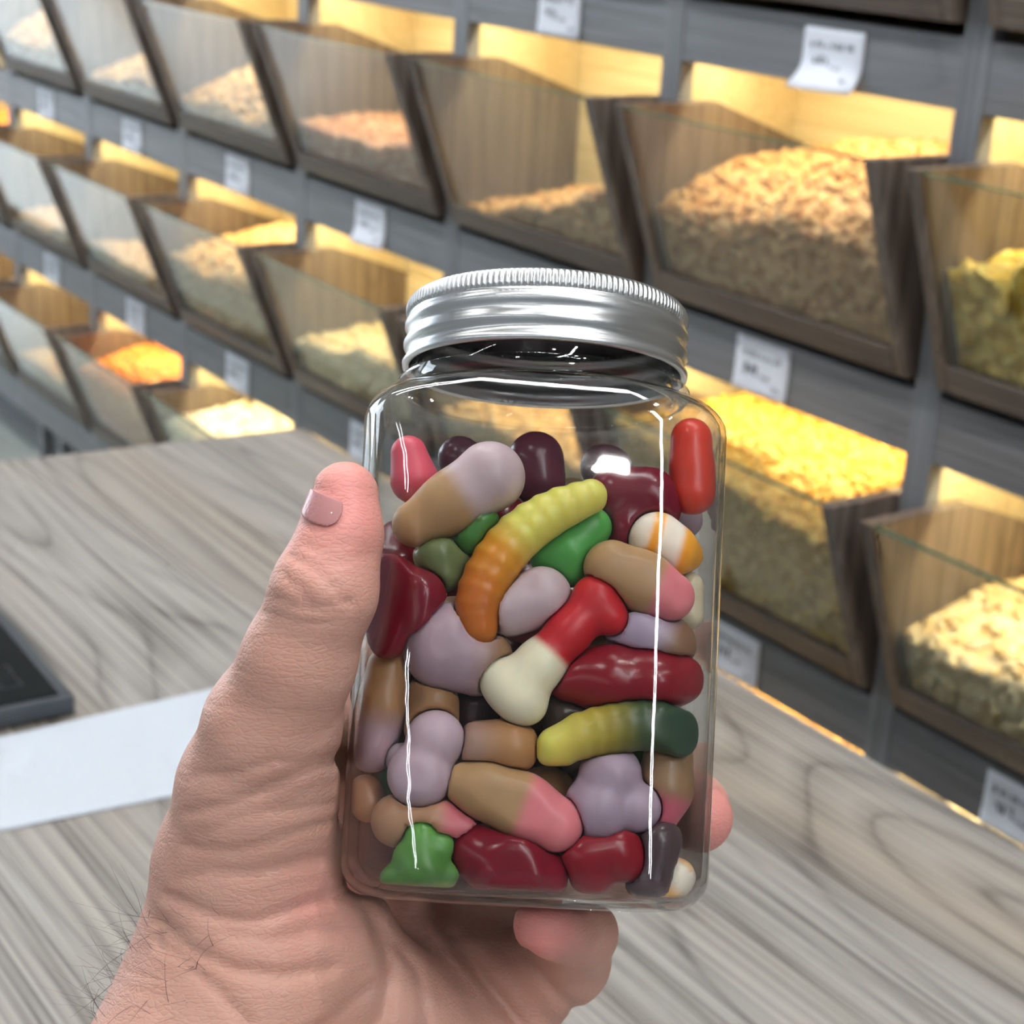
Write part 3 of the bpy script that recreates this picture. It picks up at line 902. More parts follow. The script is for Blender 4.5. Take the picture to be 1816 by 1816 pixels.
M_CLEAR = gummy('gummy_clear', 0.36, 0.85, 0.16, (1.0, 0.8, 0.4), 0.008)
M_DEEP = gummy('gummy_deep', 0.26, 0.7, 0.15, (1.0, 0.35, 0.35), 0.006)

LILAC, TAN, PINK = rgb(200, 178, 184), rgb(184, 146, 104), rgb(228, 132, 140)
RED, DRED, ORRED = rgb(200, 34, 44), rgb(138, 20, 42), rgb(222, 66, 48)
YEL, ORG, GRN, OLV, DGRN = rgb(248, 232, 116), rgb(250, 170, 48), rgb(112, 176, 86), rgb(104, 118, 62), rgb(52, 74, 48)
CREAM, DKB, PURP, WHT = rgb(238, 230, 202), rgb(70, 56, 52), rgb(96, 60, 74), rgb(240, 226, 210)

SPH = []             # spheres of the pieces made so far (jar space), for packing
PIECES = []          # (func, lo, hi)
MMPX = 0.128e-3 * 1.07
INNER = 0.0016

def candy(name, label, cat, prims, stops, mat, zc=None, depth=0.0, k=0.003, extra=None, step=0.0009, group='gummy sweets in the jar', zs=1.0):
    """prims: lists of (px, py, r_px) chains (optionally 4th = depth offset in mm); stops: ((pxA, pyA), (pxB, pyB), [(t, colour)...])"""
    rmax = max(q[2] for ch in prims for q in ch) * MMPX
    zc = (HALF0 - INNER - rmax * 0.92) if zc is None else zc
    zc = zc - depth
    chains = []
    for ch in prims:
        pts = []
        for q in ch:
            z = zc + (q[3] * 1e-3 if len(q) > 3 else 0.0)
            pts.append((jp(q[0], q[1], z), q[2] * MMPX * (CJ[2] - z) / (CJ[2] - HALF0)))
        chains.append(pts)
    allp = [p for ch in chains for p in ch]
    lo = np.min([p - r for p, r in allp], 0) - 0.004
    hi = np.max([p + r for p, r in allp], 0) + 0.004
    def f(X, Y, Z):
        d = None
        for ch in chains:
            for i in range(max(1, len(ch) - 1)):
                a, ra = ch[i]; b, rb = ch[min(i + 1, len(ch) - 1)]
                e = cone(X, Y, Z, a, b, ra, rb)
                d = e if d is None else smin(d, e, k)
        if extra is not None: d = extra(d, X, Y, Z, zc)
        return d
    near = [g for (g, l2, h2) in PIECES if np.all(l2 < hi) and np.all(h2 > lo)]
    def full(X, Y, Z):
        d = f(X, Y, Z)
        for g in near:
            d = smax(d, 0.00025 - g(X, Y, Z), 0.0008)
        return smax(d, jar_sdf(X, Y, Z, INNER), 0.0006)
    V, Q = surface_net(full, lo, hi, step)
    if len(V) < 20: return None
    c0 = V.mean(0)
    me = mesh_np(name, V - c0, Q, mat, True)
    A, B, st = stops
    pa, pb = jp(A[0], A[1], zc), jp(B[0], B[1], zc)
    t = np.clip(((V - pa) @ (pb - pa)) / ((pb - pa) @ (pb - pa)), 0, 1)
    ts = [s[0] for s in st]; cs = np.array([s[1] for s in st])
    colr = np.stack([np.interp(t, ts, cs[:, i]) for i in range(3)] + [np.ones(len(t))], 1).astype(np.float32)
    ca = me.color_attributes.new('tint', 'FLOAT_COLOR', 'POINT'); ca.data.foreach_set('color', colr.ravel())
    o = put(bpy.data.objects.new(name, me)); o.matrix_world = JM @ Matrix.Translation(Vector(c0))
    tag(o, label, cat, group)
    PIECES.append((full, lo, hi))
    for ch in chains:
        for i in range(len(ch)):
            SPH.append((*ch[i][0], ch[i][1]))
            if i + 1 < len(ch):
                for f_ in (0.33, 0.66):
                    SPH.append((*(ch[i][0] * (1 - f_) + ch[i + 1][0] * f_), ch[i][1] * (1 - f_) + ch[i + 1][1] * f_))
    return o

def mono(c):
    return ((0, 0), (100, 100), [(0, c), (1, c)])
def two(A, B, c1, c2, m=0.5, w=0.12):
    return (A, B, [(0, c1), (max(0, m - w), c1), (min(1, m + w), c2), (1, c2)])

def arc(pts, n):
    """Catmull-like resampling of (px, py, r) control points into n points"""
    P_ = np.array(pts, float); s = np.linspace(0, len(P_) - 1, n); out = []
    for q in s:
        i = int(min(len(P_) - 2, math.floor(q))); f_ = q - i
        p0, p1, p2, p3 = P_[max(0, i - 1)], P_[i], P_[i + 1], P_[min(len(P_) - 1, i + 2)]
        out.append(0.5 * ((2 * p1) + (-p0 + p2) * f_ + (2 * p0 - 5 * p1 + 4 * p2 - p3) * f_ ** 2 + (-p0 + 3 * p1 - 3 * p2 + p3) * f_ ** 3))
    return out

# --- front layer, nearest pieces first
def fan(d, X, Y, Z, zc):
    c = jp(940, 1040, zc + 0.004)
    a = np.arctan2(Y - c[1], X - c[0]); rr = np.sqrt((X - c[0]) ** 2 + (Y - c[1]) ** 2)
    return d + 0.00028 * np.clip(np.cos(a * 13), 0.2, 1) * np.clip(1 - rr / 0.009, 0, 1) * (Z > zc) + 0.0007 * np.exp(-(rr / 0.0016) ** 2) * (Z > zc)
wa = arc([(1048, 878, 25), (985, 905, 33), (925, 945, 37), (878, 1000, 38), (850, 1062, 36), (848, 1110, 30)], 25)
candy('gummy_worm', 'ridged gummy worm, yellow fading to orange, curving across the jar', 'sweet', [[(p[0], p[1], p[2] * (1.06 if i % 2 == 0 else 0.86)) for i, p in enumerate(wa)]] + [[(p[0] + 7, p[1] + 11, p[2] * 0.72) for p in wa[::3]]],
      ((1040, 880), (850, 1060), [(0, YEL), (0.48, YEL), (0.68, ORG), (1, rgb(214, 120, 40))]), M_CLEAR, k=0.0006, step=0.0006)
candy('gummy_bone', 'bone shaped gummy, cream lower end and red upper end', 'sweet',
      [[(1062, 1062, 34), (1010, 1120, 33), (955, 1180, 37), (915, 1228, 44)], [(1048, 1054, 26)], [(1084, 1096, 28)], [(888, 1206, 34)], [(934, 1250, 32)]],
      two((1065, 1060), (905, 1235), RED, CREAM, 0.56, 0.03), M_MILK, k=0.0030, step=0.0007)
candy('gummy_bean', 'round lilac gummy with creases fanning from its middle', 'sweet', [[(905, 1078, 46), (960, 1058, 49)]], mono(LILAC), M_MILK, k=0.004,
      depth=0.001, extra=fan)
wb = arc([(985, 1322, 31), (1040, 1302, 36), (1100, 1290, 38), (1160, 1287, 38), (1205, 1300, 36)], 19)
candy('gummy_worm', 'ridged gummy worm, yellow head and dark green tail, low on the right', 'sweet', [[(p[0], p[1], p[2] * (1.05 if i % 2 == 0 else 0.87)) for i, p in enumerate(wb[4:])]] + [[(p[0], p[1] + 10, p[2] * 0.72) for p in wb[::3]]] + [[(wb[0][0], wb[0][1], 30), (wb[4][0], wb[4][1], 36)], [(972, 1338, 18), (1000, 1330, 26)]],
      ((975, 1330), (1205, 1295), [(0, YEL), (0.42, rgb(190, 170, 70)), (0.7, rgb(78, 96, 62)), (1, rgb(50, 78, 62))]), M_CLEAR, k=0.0006, step=0.0006)
candy('gummy_baby', 'lilac double lobed gummy low on the left', 'sweet', [[(772, 1312, 47)], [(745, 1374, 52)], [(712, 1346, 26, -5)]], mono(rgb(196, 172, 184)), M_MILK, k=0.0016)
candy('gummy_bottle', 'tan and pink bottle shaped gummy across the lower middle', 'sweet', [[(812, 1386, 30), (860, 1402, 40), (925, 1428, 46), (985, 1462, 44)]],
      two((800, 1385), (1000, 1465), TAN, PINK, 0.62, 0.05), M_MILK, k=0.004)
candy('gummy_lips', 'glossy crimson lip shaped gummy at the bottom', 'sweet', [[(848, 1512, 44), (905, 1538, 62), (950, 1566, 48)], [(845, 1500, 20), (930, 1505, 22), (975, 1540, 20)]], mono(DRED), M_DEEP, k=0.004)
candy('gummy_frog', 'green frog shaped gummy in the bottom left corner', 'sweet', [[(748, 1484, 28), (746, 1535, 42)], [(782, 1502, 24)], [(724, 1520, 24)], [(700, 1560, 24), (722, 1590, 30)], [(735, 1585, 40), (775, 1590, 30)], [(796, 1548, 18)]],
      ((745, 1470), (745, 1600), [(0, GRN), (0.7, rgb(88, 132, 66)), (0.85, rgb(170, 168, 106)), (1, rgb(170, 168, 106))]), M_CLEAR, k=0.0016, step=0.0007)
candy('gummy_baby', 'big lilac and tan rounded gummy left of the middle', 'sweet', [[(795, 1148, 72), (846, 1170, 58)]], two((790, 1150), (900, 1170), rgb(182, 156, 168), rgb(150, 116, 88), 0.62, 0.25), M_MILK, k=0.004)
candy('gummy_lips', 'dark red folded gummy squeezed beside the thumb', 'sweet', [[(690, 1030, 44), (672, 1110, 40)], [(742, 1060, 46), (745, 1100, 40)], [(690, 1140, 26)]], mono(rgb(134, 22, 46)), M_DEEP, k=0.003)
candy('gummy_bottle', 'tan gummy with lilac bulb leaning near the top left', 'sweet', [[(735, 930, 37), (800, 892, 46), (868, 846, 58)]],
      two((740, 925), (880, 840), TAN, LILAC, 0.55, 0.08), M_MILK, k=0.004)
candy('gummy_bottle', 'tan gummy with pink end right of the middle', 'sweet', [[(1085, 1008, 46), (1140, 1032, 46), (1188, 1058, 40)]], two((1060, 1000), (1200, 1060), TAN, PINK, 0.74, 0.05), M_MILK, k=0.003)
candy('gummy_bear', 'orange red bear shaped gummy upright at the top right', 'sweet', [[(1226, 778, 34), (1226, 808, 35)], [(1228, 848, 37), (1228, 872, 38)]], mono(ORRED), M_CLEAR, k=0.0035, depth=0.012)
candy('gummy_egg', 'white and orange striped gummy at the right', 'sweet', [[(1165, 958, 46), (1190, 975, 44)], [(1218, 985, 26, -4)]],
      ((1105, 945), (1235, 985), [(0, ORG), (0.10, WHT), (0.30, WHT), (0.36, ORG), (0.44, ORG), (0.50, WHT), (0.72, WHT), (0.80, ORG), (1, ORG)]), M_MILK, k=0.003, depth=0.006)
candy('gummy_lips', 'wide dark red gummy right of the bone', 'sweet', [[(1010, 1200, 40), (1080, 1205, 52), (1160, 1208, 50), (1205, 1205, 40)]], mono(rgb(150, 24, 42)), M_DEEP, k=0.003, depth=0.002)
candy('gummy_baby', 'lilac two lobed gummy low on the right', 'sweet', [[(1060, 1432, 54)], [(1082, 1374, 50)], [(1128, 1432, 40)]], mono(rgb(176, 154, 172)), M_MILK, k=0.0016, depth=0.001)
candy('gummy_baby', 'lilac and tan gummy right of the bone tip', 'sweet', [[(1130, 1112, 54), (1180, 1145, 50)]], two((1110, 1100), (1220, 1160), rgb(180, 162, 184), rgb(140, 104, 80), 0.6, 0.15), M_MILK, k=0.003, depth=0.003)
candy('gummy_bottle', 'small tan gummy with glossy tip in the lower middle', 'sweet', [[(850, 1325, 42), (905, 1325, 46)]], two((820, 1320), (940, 1325), rgb(166, 132, 118), rgb(178, 130, 86), 0.4, 0.2), M_MILK, k=0.003, depth=0.002)
candy('gummy_frog', 'bright green leaf shaped gummy behind the worm', 'sweet', [[(1048, 935, 34), (1010, 975, 48)], [(975, 985, 34)], [(1010, 1005, 34)]], mono(rgb(92, 176, 86)), M_CLEAR, k=0.002, depth=0.006)
candy('gummy_frog', 'dark green gummy under the tan and lilac one', 'sweet', [[(845, 920, 38), (840, 950, 32)], [(815, 925, 28)]], mono(rgb(76, 136, 64)), M_CLEAR, k=0.002, depth=0.003)
candy('gummy_frog', 'olive green rounded gummy above the dark red one', 'sweet', [[(778, 985, 42), (782, 1012, 36)], [(815, 985, 26)]], mono(rgb(120, 132, 84)), M_CLEAR, k=0.002, depth=0.004)
candy('gummy_bean', 'pink oval gummy standing at the top left', 'sweet', [[(725, 805, 30), (735, 850, 40)]], mono(rgb(214, 88, 106)), M_MILK, k=0.003, depth=0.014)
candy('gummy_lips', 'large dark crimson gummy at the upper right', 'sweet', [[(1090, 875, 44), (1150, 880, 48)], [(1110, 935, 44)], [(1170, 900, 36)]], mono(rgb(124, 20, 44)), M_DEEP, k=0.003, depth=0.010)
candy('gummy_bottle', 'tan upright gummy with lilac foot at the left wall', 'sweet', [[(690, 1185, 36), (678, 1250, 38), (660, 1325, 40)]], two((690, 1170), (660, 1345), rgb(166, 122, 82), rgb(172, 140, 150), 0.6, 0.12), M_MILK, k=0.003, depth=0.008)
candy('gummy_bottle', 'tan gummy stub above the lilac double lobed one', 'sweet', [[(770, 1225, 40), (765, 1290, 44)]], mono(rgb(156, 116, 80)), M_MILK, k=0.003, depth=0.005)
candy('gummy_bottle', 'tan and pink gummy lying above the green frog', 'sweet', [[(705, 1455, 42), (765, 1460, 44), (820, 1470, 40)]], two((690, 1455), (830, 1465), rgb(176, 132, 100), rgb(206, 110, 120), 0.68, 0.1), M_MILK, k=0.003, depth=0.003)
candy('gummy_lips', 'bumpy dark red gummy at the bottom middle', 'sweet', [[(1035, 1515, 46), (1090, 1505, 44)], [(1050, 1555, 32)], [(1110, 1530, 30)]], mono(rgb(156, 28, 46)), M_DEEP, k=0.0025, depth=0.002)
candy('gummy_bottle', 'tan gummy with pink tip in the lower right corner', 'sweet', [[(1185, 1345, 40), (1178, 1400, 42), (1165, 1440, 36)]], two((1185, 1340), (1165, 1450), rgb(150, 116, 84), rgb(206, 100, 120), 0.66, 0.12), M_MILK, k=0.003, depth=0.006)
candy('gummy_egg', 'white gummy with orange patches in the bottom right corner', 'sweet', [[(1200, 1555, 30), (1178, 1590, 26)]], ((1215, 1520), (1165, 1600), [(0, ORG), (0.2, WHT), (0.55, WHT), (0.75, ORG), (1, WHT)]), M_MILK, k=0.003, depth=0.008)
candy('gummy_bottle', 'dark grey purple gummy beside the bright jar edge', 'sweet', [[(1165, 1490, 40), (1150, 1560, 38)]], mono(rgb(88, 68, 74)), M_DEEP, k=0.003, depth=0.004)
candy('gummy_bottle', 'small tan gummy at the left wall near the palm', 'sweet', [[(648, 1405, 28), (655, 1425, 30)]], mono(rgb(190, 138, 104)), M_MILK, k=0.003, depth=0.014)
candy('gummy_bean', 'dark purple gummy at the top behind the tan and lilac one', 'sweet', [[(815, 812, 36), (840, 830, 36)]], mono(PURP), M_DEEP, k=0.003, depth=0.024)
candy('gummy_bean', 'purple red gummy at the top middle', 'sweet', [[(950, 815, 46), (955, 850, 44)]], mono(rgb(104, 48, 66)), M_DEEP, k=0.003, depth=0.022)
candy('gummy_bean', 'small dark purple gummy at the top right of the middle', 'sweet', [[(1070, 828, 38)], [(1090, 835, 30)]], mono(rgb(82, 50, 62)), M_DEEP, k=0.003, depth=0.022)
candy('gummy_bean', 'dark glossy gummy right above the yellow and green worm', 'sweet', [[(1000, 1268, 40), (1030, 1270, 36)]], mono(DKB), M_DEEP, k=0.003, depth=0.008)
candy('gummy_bean', 'dark brown filler gummy for the shaded gap left of the cream bone end', 'sweet', [[(850, 1248, 40), (845, 1270, 36)]], mono(rgb(74, 54, 58)), M_DEEP, k=0.003, depth=0.012)  # dark piece added where only a shaded hole shows between sweets
candy('gummy_bottle', 'cream gummy strip at the right wall below the striped one', 'sweet', [[(1222, 1040, 24), (1222, 1090, 24)]], mono(rgb(214, 200, 172)), M_MILK, k=0.003, depth=0.016)

# --- pieces packed behind the front layer
S_ = np.array(SPH)
fill_cols = [('dark red', rgb(120, 24, 40), M_DEEP), ('tan', rgb(160, 118, 80), M_MILK), ('lilac', rgb(170, 146, 158), M_MILK), ('brown', rgb(88, 62, 52), M_DEEP), ('green', rgb(62, 100, 50), M_CLEAR), ('pink', rgb(204, 96, 110), M_MILK)]
fill_me = []
for q, (nm, c, m) in enumerate(fill_cols):
    def ff(X, Y, Z, q=q):
        d = cone(X, Y, Z, (-0.0055, 0, 0), (0.0055, 0.001 * (q % 3), 0), 0.0058, 0.0066)
        return smin(d, cone(X, Y, Z, (0.006, 0.0025, 0.001), (0.006, -0.0025, 0.001), 0.005, 0.005), 0.002)
    V, Q = surface_net(ff, (-0.015, -0.011, -0.011), (0.016, 0.012, 0.011), 0.0012)
    me = mesh_np('gummy_piece', V, Q, m, True)
    ca = me.color_attributes.new('tint', 'FLOAT_COLOR', 'POINT')
    ca.data.foreach_set('color', np.tile(np.array([*c, 1], np.float32), (len(V), 1)).ravel())
    fill_me.append(me)
made = 0
for tr_ in range(6000):
    if made >= 46: break
    p = np.array([RNG.uniform(-0.034, 0.034), RNG.uniform(0.010, 0.097), RNG.uniform(-0.033, 0.022)])
    d = RNG.standard_normal(3); d /= np.linalg.norm(d)
    ok = True; new = []
    for s_, rr in ((-0.0065, 0.0056), (0, 0.0064), (0.0068, 0.0066)):
        qv = p + d * s_
        if jar_sdf(qv[0], qv[1], qv[2], INNER) > -rr * 1.02: ok = False; break
        if np.any(np.linalg.norm(S_[:, :3] - qv, axis=1) < (S_[:, 3] + rr) * 0.93): ok = False; break
        new.append((*qv, rr))
    if not ok: continue
    S_ = np.concatenate([S_, np.array(new)])
    q = made % len(fill_me)
    o = put(bpy.data.objects.new('gummy_piece', fill_me[q]))
    e1 = np.cross(d, [0.3, 0.9, 0.2]); e1 /= np.linalg.norm(e1); e2 = np.cross(d, e1)
    o.matrix_world = JM @ frame_matrix(d, e1, e2, p)
    tag(o, f'{fill_cols[q][0]} gummy packed behind the front pieces in the jar', 'sweet', f'{fill_cols[q][0]} gummies behind the front layer')
    made += 1

# ------------------------------------------------------------------ hand
HO = at(700, 1300, JD)
HM = frame_matrix(RT, UP, -FW, HO)
HB = np.stack([RT, UP, -FW], 1)
def hp(px, py, dz):
    """hand-space point seen at a pixel, dz millimetres nearer than the jar's base plane"""
    return HB.T @ (at(px, py, JD - dz * 1e-3) - HO)
def hr_(r, dz):
    return r * (JD - dz * 1e-3) / FPX
def hchain(pts):
    return [(hp(x, y, dz), hr_(r, dz)) for x, y, dz, r in pts]

THUMB = hchain([(612, 878, 38, 60), (604, 950, 40, 70), (576, 1045, 41, 90), (530, 1170, 36, 97), (482, 1290, 27, 118), (458, 1400, 18, 140), (442, 1540, 8, 166), (440, 1720, 4, 205), (330, 2000, 10, 235)])
CH = [
    (THUMB, 0.006),
    (hchain([(575, 1560, 2, 80), (590, 1660, 2, 105), (640, 1800, -8, 150), (600, 2000, 0, 220)]), 0.010),
    (hchain([(620, 1230, -52, 78), (640, 1400, -58, 110), (690, 1560, -58, 130), (740, 1720, -48, 130), (720, 1900, -20, 170)]), 0.012),
    (hchain([(520, 1330, -10, 90), (600, 1300, -45, 80)]), 0.012),
    (hchain([(860, 1420, -68, 90), (880, 1580, -64, 110), (880, 1720, -48, 110), (860, 1860, -34, 118)]), 0.012),
    (hchain([(640, 1240, -60, 80), (840, 1150, -68, 72), (1020, 1130, -68, 64), (1110, 1135, -60, 56)]), 0.005),
    (hchain([(700, 1340, -62, 84), (950, 1340, -70, 74), (1160, 1390, -66, 68), (1226, 1436, -44, 63), (1238, 1450, -30, 62)]), 0.005),
    (hchain([(780, 1490, -64, 84), (980, 1500, -70, 70), (1110, 1525, -66, 62), (1150, 1530, -58, 56)]), 0.005),
    (hchain([(880, 1770, -42, 108), (1000, 1702, -30, 78), (1030, 1655, -12, 60), (968, 1640, 6, 58)]), 0.004),
]
GROOVES = [
    ([(546, 862), (560, 868), (588, 880), (614, 896), (612, 918), (594, 932), (562, 934), (540, 924)], 0.45, 6),
    # polyline in pixels, depth (mm), width (px)
    ([(515, 985), (555, 1005), (590, 1040), (625, 1075)], 0.55, 6), ([(500, 1018), (530, 1040), (552, 1075)], 0.6, 6), ([(482, 1060), (520, 1072), (575, 1078), (620, 1066)], 0.5, 6),
    ([(470, 1085), (540, 1105), (600, 1098)], 0.35, 6), ([(545, 965), (590, 1000), (650, 985)], 0.3, 6),
    ([(350, 1375), (420, 1372), (480, 1350), (540, 1352), (600, 1335)], 0.6, 8), ([(335, 1440), (400, 1430), (470, 1400), (530, 1370), (596, 1352)], 0.9, 10),
    ([(360, 1480), (440, 1440), (500, 1438), (590, 1425)], 0.5, 8), ([(330, 1500), (420, 1510), (480, 1490), (600, 1452)], 0.55, 9),
    ([(310, 1560), (380, 1545), (450, 1550), (540, 1525), (606, 1520)], 0.6, 9), ([(300, 1590), (380, 1625), (450, 1635), (520, 1612), (610, 1580)], 1.0, 12),
    ([(285, 1635), (345, 1690), (420, 1720), (500, 1732), (590, 1715)], 1.1, 13), ([(280, 1665), (330, 1710), (390, 1760), (440, 1816)], 0.9, 11),
    ([(400, 1655), (480, 1668), (560, 1650), (640, 1655)], 0.6, 10),
    ([(640, 1600), (668, 1650), (690, 1720), (680, 1800), (640, 1850)], 1.6, 13), ([(665, 1640), (740, 1720), (760, 1830)], 0.8, 10),
    ([(800, 1660), (860, 1740), (930, 1830)], 1.6, 12), ([(935, 1690), (985, 1760), (1020, 1790)], 1.0, 10), ([(700, 1720), (640, 1760), (560, 1830)], 0.7, 10),
]
JR = (np.array(JM.inverted()) @ np.array(HM))
GR_CACHE = {}
def hand_f(X, Y, Z, grooves=True):
    ax = [np.asarray(X).ravel(), np.asarray(Y).ravel(), np.asarray(Z).ravel()]
    shp = tuple(len(a) for a in ax)
    D = np.full(shp, 0.05, np.float32)
    def block(lo_, hi_):
        return tuple(slice(int(np.searchsorted(ax[i], lo_[i])), int(np.searchsorted(ax[i], hi_[i]))) for i in range(3))
    for ch, k in CH:
        E_ = np.full(shp, 0.05, np.float32)
        for i in range(len(ch) - 1):
            a, ra = ch[i]; b, rb = ch[i + 1]
            pad = max(ra, rb) + 0.016
            bl_ = block(np.minimum(a, b) - pad, np.maximum(a, b) + pad)
            sx, sy, sz_ = ax[0][bl_[0]][:, None, None], ax[1][bl_[1]][None, :, None], ax[2][bl_[2]][None, None, :]
            if 0 in (sx.size, sy.size, sz_.size): continue
            E_[bl_] = smin(E_[bl_], cone(sx, sy, sz_, a, b, ra, rb).astype(np.float32), 0.004)
        rm = max(r for p, r in ch) + 0.016
        bl_ = block(np.min([p for p, r in ch], 0) - rm, np.max([p for p, r in ch], 0) + rm)
        D[bl_] = smin(D[bl_], E_[bl_], k)
    ii = np.nonzero(np.abs(D) < 0.009)
    x, y, z = ax[0][ii[0]], ax[1][ii[1]], ax[2][ii[2]]
    d = D[ii]
    if grooves:
        # creases of the skin, laid along polylines on the side facing the lens
        c = HB.T @ (CAM - HO)
        zz = c[2] - z
        px = 908 + FPX * (x - c[0]) / zz; py = 908 - FPX * (y - c[1]) / zz
        add = np.zeros_like(d)
        for pl, dep, wd in GROOVES:
            m = np.full(d.shape, 1e9)
            for i in range(len(pl) - 1):
                ax_, ay_ = pl[i]; bx_, by_ = pl[i + 1]
                vx, vy = bx_ - ax_, by_ - ay_
                t = np.clip(((px - ax_) * vx + (py - ay_) * vy) / (vx * vx + vy * vy), 0, 1)
                m = np.minimum(m, (px - ax_ - t * vx) ** 2 + (py - ay_ - t * vy) ** 2)
            add = add + 1.25 * dep * 1e-3 * np.exp(-m / (wd * wd))
        d = d + np.minimum(add, 0.0024) * (z > -0.075)
    D[ii] = d
    # flesh gives way to the jar
    ii = np.nonzero(D < 0.004)
    x, y, z = ax[0][ii[0]], ax[1][ii[1]], ax[2][ii[2]]
    jx = JR[0, 0] * x + JR[0, 1] * y + JR[0, 2] * z + JR[0, 3]
    jy = JR[1, 0] * x + JR[1, 1] * y + JR[1, 2] * z + JR[1, 3]
    jz = JR[2, 0] * x + JR[2, 1] * y + JR[2, 2] * z + JR[2, 3]
    D[ii] = smax(D[ii], 0.0004 - jar_sdf(jx, jy, jz, 0.0), 0.002)
    return D
allh = [q for ch, k in CH for q in ch]
lo = np.min([p - r for p, r in allh], 0) - 0.003; hi = np.max([p + r for p, r in allh], 0) + 0.003
lo[1] = max(lo[1], hp(500, 2060, 0)[1])
V, Q = surface_net(hand_f, lo, hi, 0.00115)

mS, nt, N, L, P = new_mat('skin')
at_ = N.new('ShaderNodeAttribute'); at_.attribute_name = 'blush'
tc = N.new('ShaderNodeTexCoord')
n1 = N.new('ShaderNodeTexNoise'); n1.inputs['Scale'].default_value = 55; n1.inputs['Detail'].default_value = 4
L.new(tc.outputs['Object'], n1.inputs['Vector'])
ra_ = N.new('ShaderNodeMix'); ra_.data_type = 'RGBA'
ra_.inputs[6].default_value = (*rgb(202, 149, 132), 1); ra_.inputs[7].default_value = (*rgb(224, 178, 161), 1)
L.new(n1.outputs['Fac'], ra_.inputs[0])
rb_ = N.new('ShaderNodeMix'); rb_.data_type = 'RGBA'
rb_.inputs[7].default_value = (*rgb(232, 150, 144), 1)
L.new(at_.outputs['Fac'], rb_.inputs[0]); L.new(ra_.outputs[2], rb_.inputs[6])
L.new(rb_.outputs[2], P.inputs['Base Color'])
P.inputs['Roughness'].default_value = 0.5
P.inputs['Subsurface Weight'].default_value = 0.25
P.inputs['Subsurface Radius'].default_value = (1.0, 0.35, 0.2)
P.inputs['Subsurface Scale'].default_value = 0.003
P.inputs['Specular IOR Level'].default_value = 0.4
mp = N.new('ShaderNodeMapping'); mp.inputs['Rotation'].default_value = (0, 0, math.radians(14)); mp.inputs['Scale'].default_value = (420, 980, 700)
L.new(tc.outputs['Object'], mp.inputs[0])
vo = N.new('ShaderNodeTexVoronoi'); vo.feature = 'DISTANCE_TO_EDGE'; vo.inputs['Scale'].default_value = 1.0
dn = N.new('ShaderNodeTexNoise'); dn.inputs['Scale'].default_value = 90; dn.inputs['Detail'].default_value = 2
L.new(tc.outputs['Object'], dn.inputs['Vector'])
vm = N.new('ShaderNodeVectorMath'); vm.operation = 'MULTIPLY_ADD'
vm.inputs[1].default_value = (1.6, 1.6, 1.6)
L.new(dn.outputs['Color'], vm.inputs[0]); L.new(mp.outputs[0], vm.inputs[2])
L.new(vm.outputs[0], vo.inputs['Vector'])
mrv = N.new('ShaderNodeMapRange'); mrv.inputs[2].default_value = 0.22
L.new(vo.outputs['Distance'], mrv.inputs[0])
mp2 = N.new('ShaderNodeMapping'); mp2.inputs['Rotation'].default_value = (0, 0, math.radians(10)); mp2.inputs['Scale'].default_value = (38, 210, 90)
L.new(tc.outputs['Object'], mp2.inputs[0])
n2 = N.new('ShaderNodeTexNoise'); n2.inputs['Scale'].default_value = 1.0; n2.inputs['Detail'].default_value = 3; n2.inputs['Distortion'].default_value = 0.6
L.new(mp2.outputs[0], n2.inputs['Vector'])
b1 = N.new('ShaderNodeBump'); b1.inputs['Strength'].default_value = 0.24; b1.inputs['Distance'].default_value = 0.0003
L.new(mrv.outputs[0], b1.inputs['Height'])
b2 = N.new('ShaderNodeBump'); b2.inputs['Strength'].default_value = 0.34; b2.inputs['Distance'].default_value = 0.0016
L.new(n2.outputs['Fac'], b2.inputs['Height']); L.new(b1.outputs['Normal'], b2.inputs['Normal'])
L.new(b2.outputs['Normal'], P.inputs['Normal'])
M_SKIN = mS

me = mesh_np('person', V, Q, M_SKIN, True)
bl = np.zeros(len(V))
for (x, y, dz, rad) in ((620, 870, 50, 0.016), (960, 1650, 10, 0.013), (1262, 1450, -28, 0.013), (540, 1590, 20, 0.012)):
    dd = np.linalg.norm(V - hp(x, y, dz), axis=1)
    bl = np.maximum(bl, np.exp(-(dd / rad) ** 2) * (1.0 if rad > 0.0125 else 0.4))
ca = me.color_attributes.new('blush', 'FLOAT_COLOR', 'POINT')
ca.data.foreach_set('color', np.stack([bl, bl, bl, np.ones_like(bl)], 1).astype(np.float32).ravel())
hand = put(bpy.data.objects.new('person', me)); hand.matrix_world = HM
tag(hand, 'left hand and wrist holding the jar of gummy sweets, thumb pressed on its side', 'person')

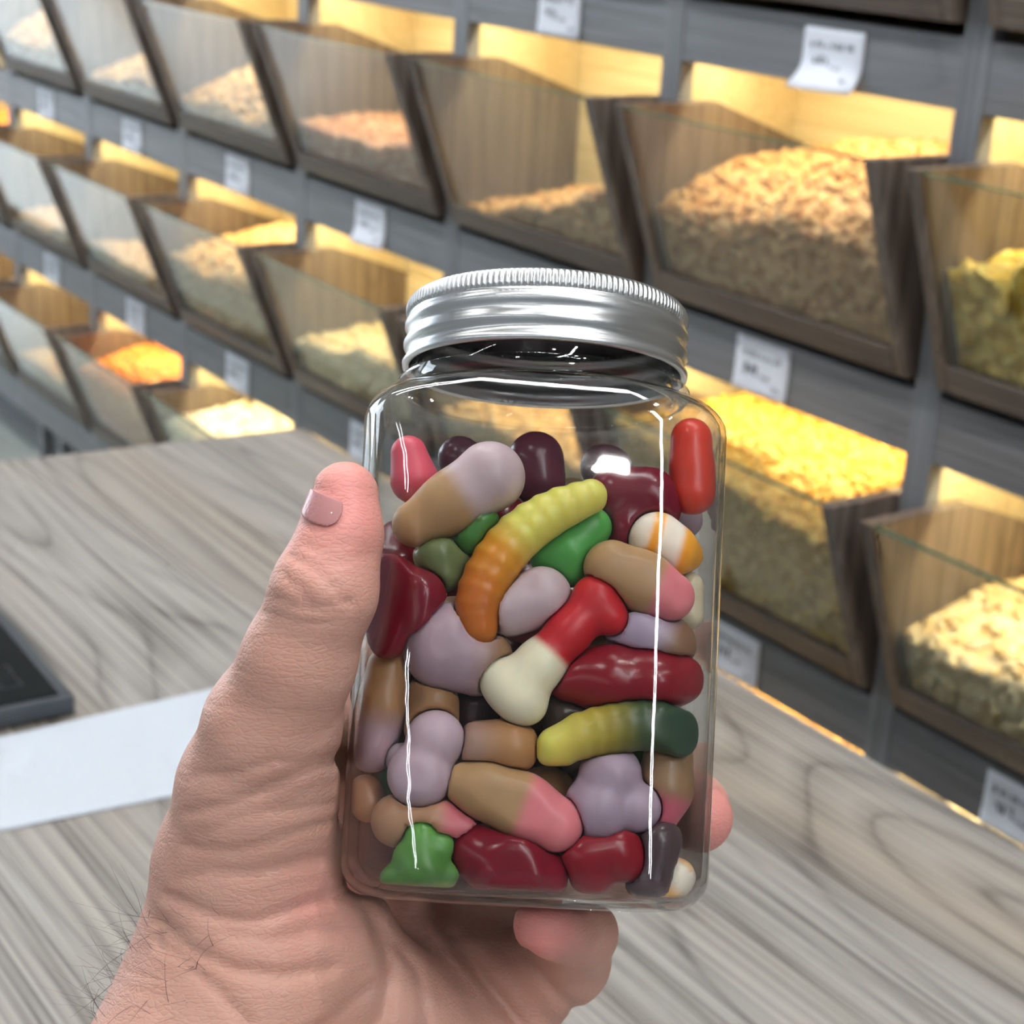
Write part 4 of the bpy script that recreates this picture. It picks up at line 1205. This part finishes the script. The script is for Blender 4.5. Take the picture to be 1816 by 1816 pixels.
# thumb nail: thin curved plate on the back of the thumb tip
def nail_f(X, Y, Z):
    d = hand_f(X, Y, Z, False)
    c = HB.T @ (CAM - HO); zz = c[2] - Z
    px = 908 + FPX * (X - c[0]) / zz; py = 908 - FPX * (Y - c[1]) / zz
    u = (px - 570) * 0.95 + (py - 899) * 0.30; v = -(px - 570) * 0.30 + (py - 899) * 0.95
    e = ((np.abs(u / 38.0) ** 2.4 + np.abs(v / 32.0) ** 2.4) ** (1 / 2.4) - 1) * 0.004
    e = np.maximum(e, (-(py - 866) + (px - 552) * 0.42) * 0.00012)
    return np.maximum(np.maximum(np.abs(d - 0.00014) - 0.00024, e), (hp(0, 0, 36)[2] - Z))
c0 = hp(575, 900, 42)
Vn, Qn = surface_net(nail_f, c0 - 0.011, c0 + 0.011, 0.0003)
M_NAIL = plain('nail', rgb(196, 126, 124), 0.5, vary=0.06, bscale=120, Subsurface_Weight=0.2, Coat_Weight=0.3)
if len(Vn):
    o = put(bpy.data.objects.new('thumbnail', mesh_np('thumbnail', Vn, Qn, M_NAIL, True)), hand)

# dark hair on the wrist
rng = np.random.default_rng(5)
HV, HF = [], []
Vp = V
c = HB.T @ (CAM - HO); zz = c[2] - V[:, 2]
vpx = 908 + FPX * (V[:, 0] - c[0]) / zz; vpy = 908 - FPX * (V[:, 1] - c[1]) / zz
cand = np.where((vpy > 1620) & (vpy < 1815) & (vpx < 400 - (vpy - 1620) * 0.35) & (V[:, 2] > -0.025))[0]
cen = np.array([np.mean([p for p, r in THUMB[6:8]], 0)])[0]
for _ in range(150):
    if len(cand) == 0: break
    p = V[rng.choice(cand)].copy()
    n = p - cen; n[1] *= 0.3; n /= np.linalg.norm(n)
    d = n * 0.55 + np.array([-0.35, 0.55, 0.1]) + rng.normal(0, 0.4, 3); d /= np.linalg.norm(d)
    ln = rng.uniform(0.006, 0.014); bend = rng.normal(0, 0.5, 3)
    pts = []
    for k in range(7):
        s_ = k / 6
        pts.append(p + (d * s_ + bend * s_ * s_ * 0.5) * ln)
    base = len(HV)
    for k, q in enumerate(pts):
        r_ = 0.00007 * (1 - 0.75 * k / 6)
        for a in range(3):
            an = a * 2.094
            HV.append(q + np.array([math.cos(an) * r_, math.sin(an) * r_ * 0.7, math.sin(an) * r_]))
    for k in range(6):
        for a in range(3):
            i0 = base + k * 3 + a; i1 = base + k * 3 + (a + 1) % 3
            HF.append((i0, i1, i1 + 3, i0 + 3))
if HV:
    o = put(bpy.data.objects.new('wrist_hair', mesh_np('wrist_hair', np.array(HV), np.array(HF), plain('hair_dark', rgb(34, 28, 26), 0.5, vary=0.1))), hand)
    o['kind'] = 'stuff'
